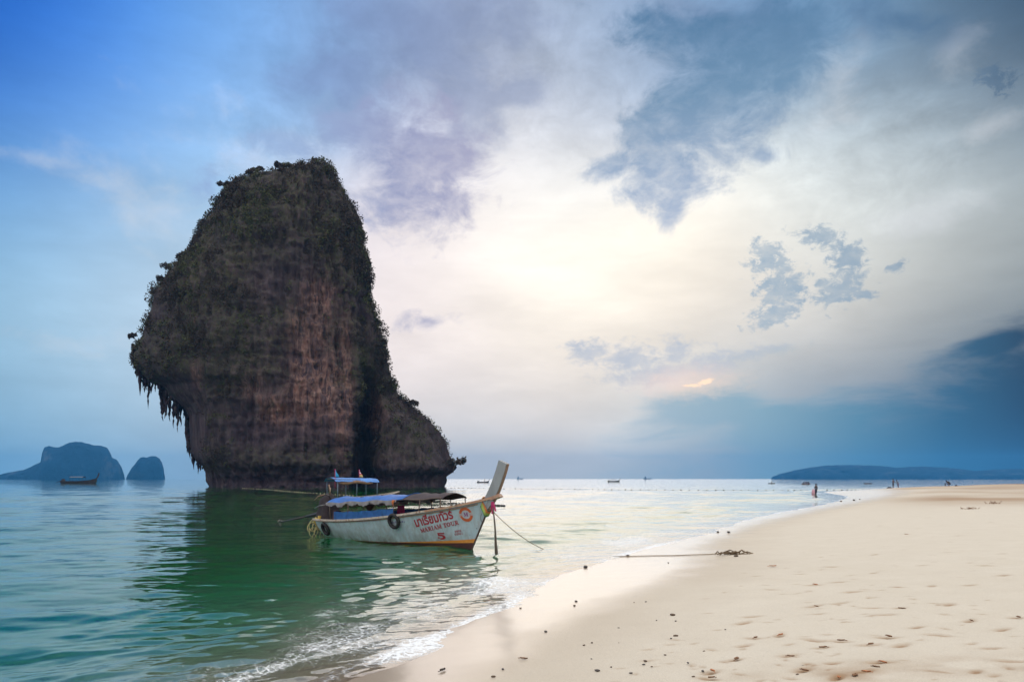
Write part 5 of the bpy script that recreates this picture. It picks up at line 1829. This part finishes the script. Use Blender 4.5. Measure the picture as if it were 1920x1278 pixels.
# heap of net at the pair's feet, bottle by the crouching one
q = foot(1668, 917, 140); mb = MB()
rows = [[q + Vector((w * math.cos(a) * (1 + .2 * math.sin(3 * a)), w * .7 * math.sin(a), z)) for a in [2 * math.pi * k / 12 for k in range(12)]] for w, z in ((.50, -.03), (.46, .10), (.34, .24), (.16, .33), (.01, .35))]
mb.grid(rows, closed=True); o = mb.build("net_heap", NAVY, None, True); tag(o, "low dark heap of net on the sand at the standing pair's feet", "net")
q = foot(1772, 912, 128); mb = MB(); mb.tube([q, q + Vector((0, 0, .42)), q + Vector((0, 0, .52)), q + Vector((0, 0, .60))], [.055, .055, .028, .025], 8)
o = mb.build("bottle", NAVY, None, True); tag(o, "slim dark bottle upright on the sand before the crouching person", "bottle")
q = foot(1793, 911, 126); mb = MB()
rows = [[q + Vector((w * math.cos(a), w * .7 * math.sin(a), z)) for a in [2 * math.pi * k / 10 for k in range(10)]] for w, z in ((.22, -.03), (.20, .09), (.10, .17), (.01, .19))]
mb.grid(rows, closed=True); o = mb.build("bundle", NAVY, None, True); tag(o, "small dark bundle on the sand right of the crouching person", "bundle")


# ------------------------------------------------------------------ distant boats
M_FAR = simple("dark_far_hull", (0.030, 0.026, 0.028), 0.7, 0.2, 3, bumpd=0)
M_FARROOF = simple("grey_far_awning", (0.10, 0.12, 0.14), 0.7, 0.2, 3, bumpd=0)


def far_longtail(px, Y, length, label, rz=0.0, roof=True, crew=(), hull=M_FAR):
    c = at(px, 900, Y); c.z = 0
    root = empty("distant_boat", c, rz); tag(root, label, "boat", "boats far out on the bay")
    L_ = length / 2; k = length / 10
    st = [(-L_, .42, .75, .05), (-L_ * .7, .75, .70, -.2), (0, .9, .72, -.25), (L_ * .55, .7, .95, -.25), (L_ * .84, .3, 1.35, -.1), (L_ * .93, .05, 1.6, .45)]
    mb = MB()
    for s in (-1, 1):
        mb.grid([[Vector((x, 0, kk * k)), Vector((x, s * b * k * .75, (kk + .2) * k)), Vector((x, s * b * k, z * k))] for x, b, z, kk in st])
    mb.grid([[Vector((x, -b * k * .9, (z - .1) * k)), Vector((x, b * k * .9, (z - .1) * k))] for x, b, z, kk in st])
    mb.build("hull", hull, root)
    mb = MB(); mb.sweep_rect([(L_ * .90, 0, 1.35 * k), (L_ * .97, 0, 1.75 * k), (L_ * 1.02, 0, 2.4 * k), (L_ * 1.05, 0, 2.9 * k)], .14 * k, .32 * k, (0, 1, 0)); mb.build("stem_plank", hull, root)
    mb = MB(); mb.box((-L_ * .86, 0, 1.0 * k), (.9 * k, .5 * k, .6 * k), taper=.7); mb.tube([(-L_ * .9, 0, 1.0 * k), (-L_ * 1.25, 0, .25 * k)], .06 * k, 5); mb.build("engine", hull, root)
    if roof:
        mb = MB(); mb.grid([[Vector((x, y * k, (1.75 + .2 * (1 - (y / .9) ** 2)) * k)) for y in (-.9, -.5, 0, .5, .9)] for x in (-L_ * .45, -L_ * .1, L_ * .25)])
        mb.grid([[Vector((x, y * k, (1.69 + .2 * (1 - (y / .9) ** 2)) * k)) for y in (-.9, -.5, 0, .5, .9)] for x in (-L_ * .45, -L_ * .1, L_ * .25)])
        mb.build("canopy", M_FARROOF, root)
        for x in (-L_ * .43, -L_ * .1, L_ * .23):
            for s in (-1, 1):
                mb = MB(); mb.tube([(x, s * .8 * k, .6 * k), (x, s * .85 * k, 1.72 * k)], .05 * k, 5); mb.build("canopy_pole", hull, root)
    for j, (x, h) in enumerate(crew):
        cr = empty("person", c + Matrix.Rotation(rz, 3, "Z") @ Vector((x * L_, 0, .62 * k)), rz)
        tag(cr, {0: "tiny figure", 1: "second tiny figure", 2: "third tiny figure"}[j] + " aboard the " + label, "person")
        nodes = [(0, 0, .05, .17), (0, 0, .5, .2), (0, 0, .72, .08), (.02, 0, .9, .11), (.25, .12, .05, .1), (.25, -.12, .05, .1), (.02, .24, .58, .07), (.15, .26, .3, .05), (.02, -.24, .58, .07), (.15, -.26, .3, .05)]
        if h > 1.3:
            nodes = [(0, 0, .85, .13), (0, 0, 1.3, .17), (0, 0, 1.47, .07), (.02, 0, 1.62, .11), (.02, .1, .03, .08), (.02, -.1, .03, .08), (.02, .24, 1.36, .07), (.05, .26, .95, .05), (.02, -.24, 1.36, .07), (.05, -.26, .95, .05)]
        me_ = skin(nodes, [(0, 1), (1, 2), (2, 3), (0, 4), (0, 5), (1, 6), (6, 7), (1, 8), (8, 9)])
        me_.materials.append(M_FAR); link("body", me_, cr)
    return root


far_longtail(149, 330, 15.0, "dark canopied long-tail boat on the water below the left island", 0.05, True, ())
far_longtail(906, 420, 6.4, "small open dark boat near the white boat's stem plank", 0.12, False, ((0.25, 1.7), (-0.7, 0.9)))
far_longtail(1151, 520, 8.2, "canopied boat alone on the bay mid-picture", 0.15, True, ((-0.65, 1.0),), simple("far_grey_hull", (0.12, 0.11, 0.10), .7, .2, 3, bumpd=0))


def dinghy(px, Y, L_, label, crew):
    c = at(px, 900, Y); c.z = 0
    root = empty("rubber_dinghy" if crew > 1 else "kayak", c, 0.1); tag(root, label, "dinghy" if crew > 1 else "kayak")
    mb = MB()
    w = L_ * .14
    mb.tube([(-L_ / 2, 0, .12), (-L_ * .4, -w, .10), (0, -w * 1.2, .08), (L_ * .4, -w, .12), (L_ / 2, 0, .22), (L_ * .4, w, .12), (0, w * 1.2, .08), (-L_ * .4, w, .10), (-L_ / 2, 0, .12)], .16, 8)
    mb.grid([[Vector((x, -w, .05)), Vector((x, w, .05))] for x in (-L_ * .42, 0, L_ * .42)])
    mb.build("hull", M_BOOT if crew > 1 else M_FAR, root, True)
    for j in range(crew):
        x = (j - (crew - 1) / 2) * L_ * .8 / max(1, crew)
        cr = empty("person", c + Vector((x, 0, .1)), 0.3 * j)
        tag(cr, ("seated paddler of the tiny kayak far from shore" if crew == 1 else ("rearmost", "second", "third", "foremost")[j] + " of the four figures seated in the red-brown dinghy"), "person")
        nodes = [(0, 0, .05, .17), (0, 0, .5, .2), (0, 0, .72, .08), (.02, 0, .9, .11), (.25, .12, .05, .1), (.25, -.12, .05, .1), (.02, .24, .58, .07), (.15, .26, .3, .05), (.02, -.24, .58, .07), (.15, -.26, .3, .05)]
        me_ = skin(nodes, [(0, 1), (1, 2), (2, 3), (0, 4), (0, 5), (1, 6), (6, 7), (1, 8), (8, 9)])
        me_.materials.append((NAVY, DRED, M_FAR, NAVY)[j % 4]); link("body", me_, cr)


dinghy(1511, 300, 3.2, "low red-brown dinghy carrying four people off the spit", 4)
dinghy(1447, 330, 2.6, "tiny kayak with one paddler far out left of the dinghy", 1)
q = at(1627, 904, 320); q.z = 0.05; mb = MB()
mb.grid([[q + Vector((x, w * math.cos(a), .12 + .16 * math.sin(a))) for a in [2 * math.pi * k / 10 for k in range(10)]] for x, w in ((-1.6, .03), (-1.1, .4), (0, .55), (1.1, .4), (1.7, .03))], closed=True)
o = mb.build("swamped_canoe", M_FAR, None, True); tag(o, "flat dark canoe hull floating between dinghy and standing pair", "canoe")


def ship(px, Y, L_, label):
    c = at(px, 898, Y); c.z = 0
    root = empty("cargo_ship", c, 0.0); tag(root, label, "ship", "ships on the horizon")
    mb = MB(); mb.grid([[Vector((x, -w, -2)), Vector((x, -w, 4 + b)), Vector((x, w, 4 + b)), Vector((x, w, -2))] for x, w, b in ((-L_ / 2, 3, 1), (-L_ * .3, 5, 0), (L_ * .35, 5, 0), (L_ / 2, .4, 2))]); mb.build("hull", M_FARROOF, root)
    mb = MB(); mb.box((-L_ * .28, 0, 8.5), (L_ * .2, 7, 9), taper=.8); mb.tube([(-L_ * .28, 0, 13), (-L_ * .28, 0, 17)], .6, 6); mb.build("superstructure", M_FARROOF, root)


ship(975, 4200, 34, "faint grey ship on the horizon right of the stem plank")
ship(1214, 4200, 40, "faint grey ship on the horizon right of the canopied boat")


# ------------------------------------------------------------------ swimming-area float lines
M_FLOATD = simple("dark_float", (0.06, 0.055, 0.05), 0.6, 0.3, 20, bumpd=0)
M_FLOATY = simple("cream_float", (0.36, 0.30, 0.18), 0.6, 0.25, 20, bumpd=0)


def float_mesh(r, m):
    mb = MB()
    mb.grid([[Vector((x * r, w * r * math.cos(a), w * r * math.sin(a))) for a in [2 * math.pi * k / 8 for k in range(8)]] for x, w in ((-1.3, .05), (-1.0, .65), (-.3, 1), (.3, 1), (1.0, .65), (1.3, .05))], closed=True)
    return mb.mesh("float", m, True)


def float_line(label, pts, step, r, m, rope_m, rr=0.02, jit=0.2, land=False):
    pts = [Vector(p) for p in pts]
    seg = catmull([(p.x, p.y) for p in pts], 20)
    root = empty("float_line", (seg[0][0], seg[0][1], 0)); tag(root, label, "float line")
    o0 = Vector((seg[0][0], seg[0][1], 0))
    def hz(x, y): return max(0.02, float(ground_z(x, y)[0]) + 0.02) if land else 0.02
    mb = MB(); mb.tube([Vector((p[0], p[1], hz(p[0], p[1]))) - o0 for p in seg[::4]], rr, 5); mb.build("rope", rope_m, root)
    me = float_mesh(r, m); dist, nxt, rd = 0.0, 0.0, random.Random(len(label))
    for a, b in zip(seg[:-1], seg[1:]):
        l = math.hypot(*(b - a)); t = nxt - dist
        while t <= l:
            p = a + (b - a) * (t / l)
            f_ = link("float", me, root)
            f_.location = Vector((p[0], p[1] + rd.uniform(-.1, .1), hz(p[0], p[1]) + r * 0.35)) - o0
            f_.rotation_euler = (0, rd.uniform(-.2, .2), math.atan2(b[1] - a[1], b[0] - a[0]) + rd.uniform(-jit, jit))
            s_ = rd.uniform(.75, 1.2); f_.scale = (s_, s_, s_)
            nxt += step * rd.uniform(0.8, 1.25); t = nxt - dist
        dist += l


def sea(px, py):
    Y = CAMH * F / (py - HY); return Vector(((px - CX) / F * Y, Y, 0))


float_line("line of cream floats curving across the dark water left of the boats", [sea(455, 915.5), sea(500, 917.5), sea(545, 921.5), sea(600, 925.5), sea(650, 929), sea(700, 933.5), sea(760, 939), sea(820, 943.5)], 1.7, 0.075, M_FLOATY, M_FLOATY, .006)
float_line("row of dark floats passing close behind the white boat's bow", [sea(826, 944.0), sea(862, 944.6), sea(900, 945.5), sea(938, 948.4), sea(946, 949.4)], 0.36, 0.085, M_FLOATD, M_DARKROPE, .015)
float_line("long dotted line of dark floats across the bay to the sand spit", [sea(846, 914.6), sea(945, 916), sea(1060, 917.0), sea(1200, 918.2), sea(1340, 918.8), sea(1460, 919.0), sea(1540, 918.6), sea(1600, 918.2), sea(1662, 917.0), sea(1700, 916.0)], 1.35, 0.09, M_FLOATD, M_DARKROPE, .006, land=True)


# ------------------------------------------------------------------ things on the beach
def pebble_mesh(seed, elong=1.0, flat=0.6):
    r = random.Random(seed); mb = MB(); n = 9
    rows = []
    for k in range(6):
        a = math.pi * k / 5
        rows.append([Vector((math.sin(a) * math.cos(w) * elong * (1 + .18 * math.sin(2 * w + seed)), math.sin(a) * math.sin(w) * (1 + .18 * math.cos(3 * w + seed)), math.cos(a) * flat)) * (1 + r.uniform(-.08, .08)) for w in [2 * math.pi * q / n for q in range(n)]])
    mb.grid(rows, closed=True); return mb


M_STONE = simple("dark_wet_stone", (0.06, 0.05, 0.043), 0.55, 0.4, 20, bumpd=0.002)
M_STONEB = simple("brown_stone", (0.10, 0.065, 0.04), 0.75, 0.4, 20, bumpd=0.002)
peb = [pebble_mesh(k, 1.25, .62).mesh("pebble", M_STONE if k % 2 else M_STONEB, True) for k in range(4)]
# mooring line lying over the wet sand, ending in a knot of weed
rp = [on_ground(px, py) for px, py in ((1070, 1045.5), (1090, 1045.5), (1120, 1044.5), (1150, 1043.6), (1180, 1043), (1220, 1042.4), (1262, 1041.6), (1300, 1040.6), (1330, 1039.4), (1352, 1038))]
rope("beach_rope", "straight tan rope lying across the wet sand from the water's edge", [p + Vector((0, 0, .012)) for p in rp], 0.010, M_ROPE)
mb = MB(); r = random.Random(8); c = on_ground(1364, 1040)
for k in range(26):
    p = c + Vector((r.gauss(0, .16), r.gauss(0, .10), r.uniform(.0, .05)))
    a = r.uniform(-.6, .6); ln = r.uniform(.10, .30)
    mb.tube([p, p + Vector((math.cos(a) * ln * .5, math.sin(a) * ln * .5, r.uniform(.02, .07))), p + Vector((math.cos(a) * ln, math.sin(a) * ln, r.uniform(0, .02)))], [.012, .016, .006], 5)
o = mb.build("weed_knot", simple("dry_weed", (0.13, 0.085, 0.045), .9, .4, 20), None, True); tag(o, "knot of dried weed and frayed rope at the end of the beach rope", "seaweed")
rope("rope_end", "thin frayed rope end trailing right of the weed knot", [on_ground(px, py) + Vector((0, 0, .012)) for px, py in ((1372, 1039), (1384, 1039.4), (1398, 1039), (1412, 1037.6))], 0.010, M_ROPE)


ORD = "first second third fourth fifth sixth seventh eighth ninth tenth eleventh twelfth thirteenth fourteenth fifteenth sixteenth seventeenth eighteenth nineteenth twentieth".split()
ORD += ["twenty-" + w for w in ORD[:9]] + ["thirtieth"] + ["thirty-" + w for w in ORD[:9]]


def stone(px, py, size, label, k=0, group=None):
    p = on_ground(px, py)
    if p is None: return
    o_ = link("pebble", peb[k % 4]); o_.location = p + Vector((0, 0, size * .30)); size *= 0.68; o_.scale = (size, size * .8, size * .8); o_.rotation_euler = (0, 0, k * 1.7)
    tag(o_, label, "stone", group)


stone(1098, 1064, .085, "dark stone at the foam's edge on the wet sand", 1)
stone(1177, 1042.5, .075, "dark stone touching the beach rope on wet sand", 3)
stone(1346, 998, .085, "left one of two dark stones at the far waterline", 1)
stone(1366, 998.5, .10, "right one of two dark stones at the far waterline", 3)
stone(1298, 1000, .07, "dark stone awash just left of the two waterline stones", 1)
stone(1253, 1055, .03, "tiny dark stone alone on the wet sand below the beach rope", 3)
stone(1380, 1043, .07, "brown stone just under the weed knot", 0)
G = "small dark pebbles scattered over the sand"
PEB = [(1080, 1128, .035), (1077, 1136, .03), (976, 1140, .022), (1023, 1185, .036), (1211, 1129, .024), (1261, 1153, .042), (1267, 1165, .022), (1160, 1178, .018), (1110, 1205, .022), (1095, 1210, .022), (1267, 1193, .036), (1258, 1198, .022), (943, 1255, .026), (925, 1270, .028), (1210, 1241, .028), (1207, 1246, .020), (1146, 1251, .018), (1120, 1259, .032), (1290, 1244, .022), (1300, 1270, .02), (1183, 1262, .022), (1222, 1250, .016), (1247, 1228, .018), (1231, 1163, .016), (1109, 1236, .014), (1189, 1130, .018), (1601, 938, .18), (1577, 940, .13), (1612, 936, .10), (1318, 1259, .024), (1506, 1250, .022), (1495, 1266, .026), (1160, 1205, .012), (1320, 1222, .02), (1360, 1180, .016)]
near = sorted(q for q in PEB if q[2] < .1)
lumps = sorted(q for q in PEB if q[2] >= .1)
for k, (px, py, s_) in enumerate(near):
    stone(px, py, s_, "small dark pebble on the pale sand, " + ORD[k] + " of the scatter counted from the left", k, G)
for k, (px, py, s_) in enumerate(lumps):
    stone(px, py, s_, ("leftmost", "middle", "rightmost")[k] + " of three small dark lumps by the far waterline", k, "dark lumps by the far waterline")


def leaf(px, py, size, label, m, seed, group=None):
    p = on_ground(px, py)
    if p is None: return
    r = random.Random(seed); mb = MB(); rows = []
    for k in range(7):
        t = k / 6; w = math.sin(math.pi * min(1, t * 1.02)) * .42 * size + .003
        rows.append([Vector(((t - .5) * size * 2, s * w, .012 + size * (.16 * s * s + .30 * (t - .5) ** 2) + r.uniform(0, .004))) for s in (-1, -.5, 0, .5, 1)])
    mb.grid(rows); mb.grid([[q + Vector((0, 0, -.004)) for q in rw] for rw in rows])
    mb.tube([(-size, 0, size * .08 + .01), (-size * 1.5, size * .1, size * .05 + .01)], .004, 4)
    o_ = mb.build("dry_leaf", m, None, True); o_.location = p; o_.rotation_euler = (0, 0, r.uniform(0, 6.28)); tag(o_, label, "leaf", group)


M_LEAFB = simple("dry_brown_leaf", (0.20, 0.10, 0.045), .8, .35, 16); M_LEAFO = simple("dry_orange_leaf", (0.42, 0.16, 0.06), .8, .3, 16); M_LEAFD = simple("dark_rotten_leaf", (0.05, 0.035, 0.025), .8, .35, 16)
leaf(1449, 1062, .075, "curled orange leaf lying alone right of the weed knot", M_LEAFO, 1)
leaf(830, 1258, .055, "dark leaf on wet sand at the bottom edge, left of all pebbles", M_LEAFD, 2)
leaf(982, 1237, .045, "pale brown leaf on the damp sand above the bottom pebbles", M_LEAFB, 3)
LG = "dry brown leaves scattered over the trampled sand"
for k, (px, py) in enumerate(sorted([(1378, 1237), (1333, 1259), (1331, 1272), (1621, 1260), (1570, 1272), (1574, 1201), (1664, 1194), (1687, 1141), (1540, 1215), (1630, 1209), (1653, 1243), (1527, 1137), (1526, 1096), (1506, 1258), (1907, 1158), (1461, 1191), (1414, 1196), (1696, 1001), (1480, 1231), (1600, 1268), (1640, 1252), (1818, 1164)])):
    leaf(px + 3, py + 1, .034 + .022 * ((k * 7) % 5) / 5, "small dry brown leaf in the trampled sand, " + ORD[k] + " of its scatter from the left", (M_LEAFB, M_LEAFO, M_LEAFB)[k % 3], 10 + k, LG)
# scrap of driftwood, far right, and weed clumps on the dark far sand
for k, (px, py, lab) in enumerate([(1865, 944, "tuft of dry twigs on the brown sand at far right"), (1820, 954, "low clump of dry weed left of the twig tuft")]):
    c = on_ground(px, py); mb = MB(); r = random.Random(30 + k)
    for j in range(18):
        p = c + Vector((r.gauss(0, .22), r.gauss(0, .14), 0)); a = r.uniform(0, 6.28); ln = r.uniform(.10, .26)
        mb.tube([p, p + Vector((math.cos(a) * ln * .6, math.sin(a) * ln * .6, r.uniform(.04, .18 - .1 * k))), p + Vector((math.cos(a) * ln, math.sin(a) * ln, r.uniform(0, .12)))], [.012, .010, .005], 4)
    o = mb.build("twig_tuft", M_LEAFB, None, True); tag(o, lab, "driftwood")
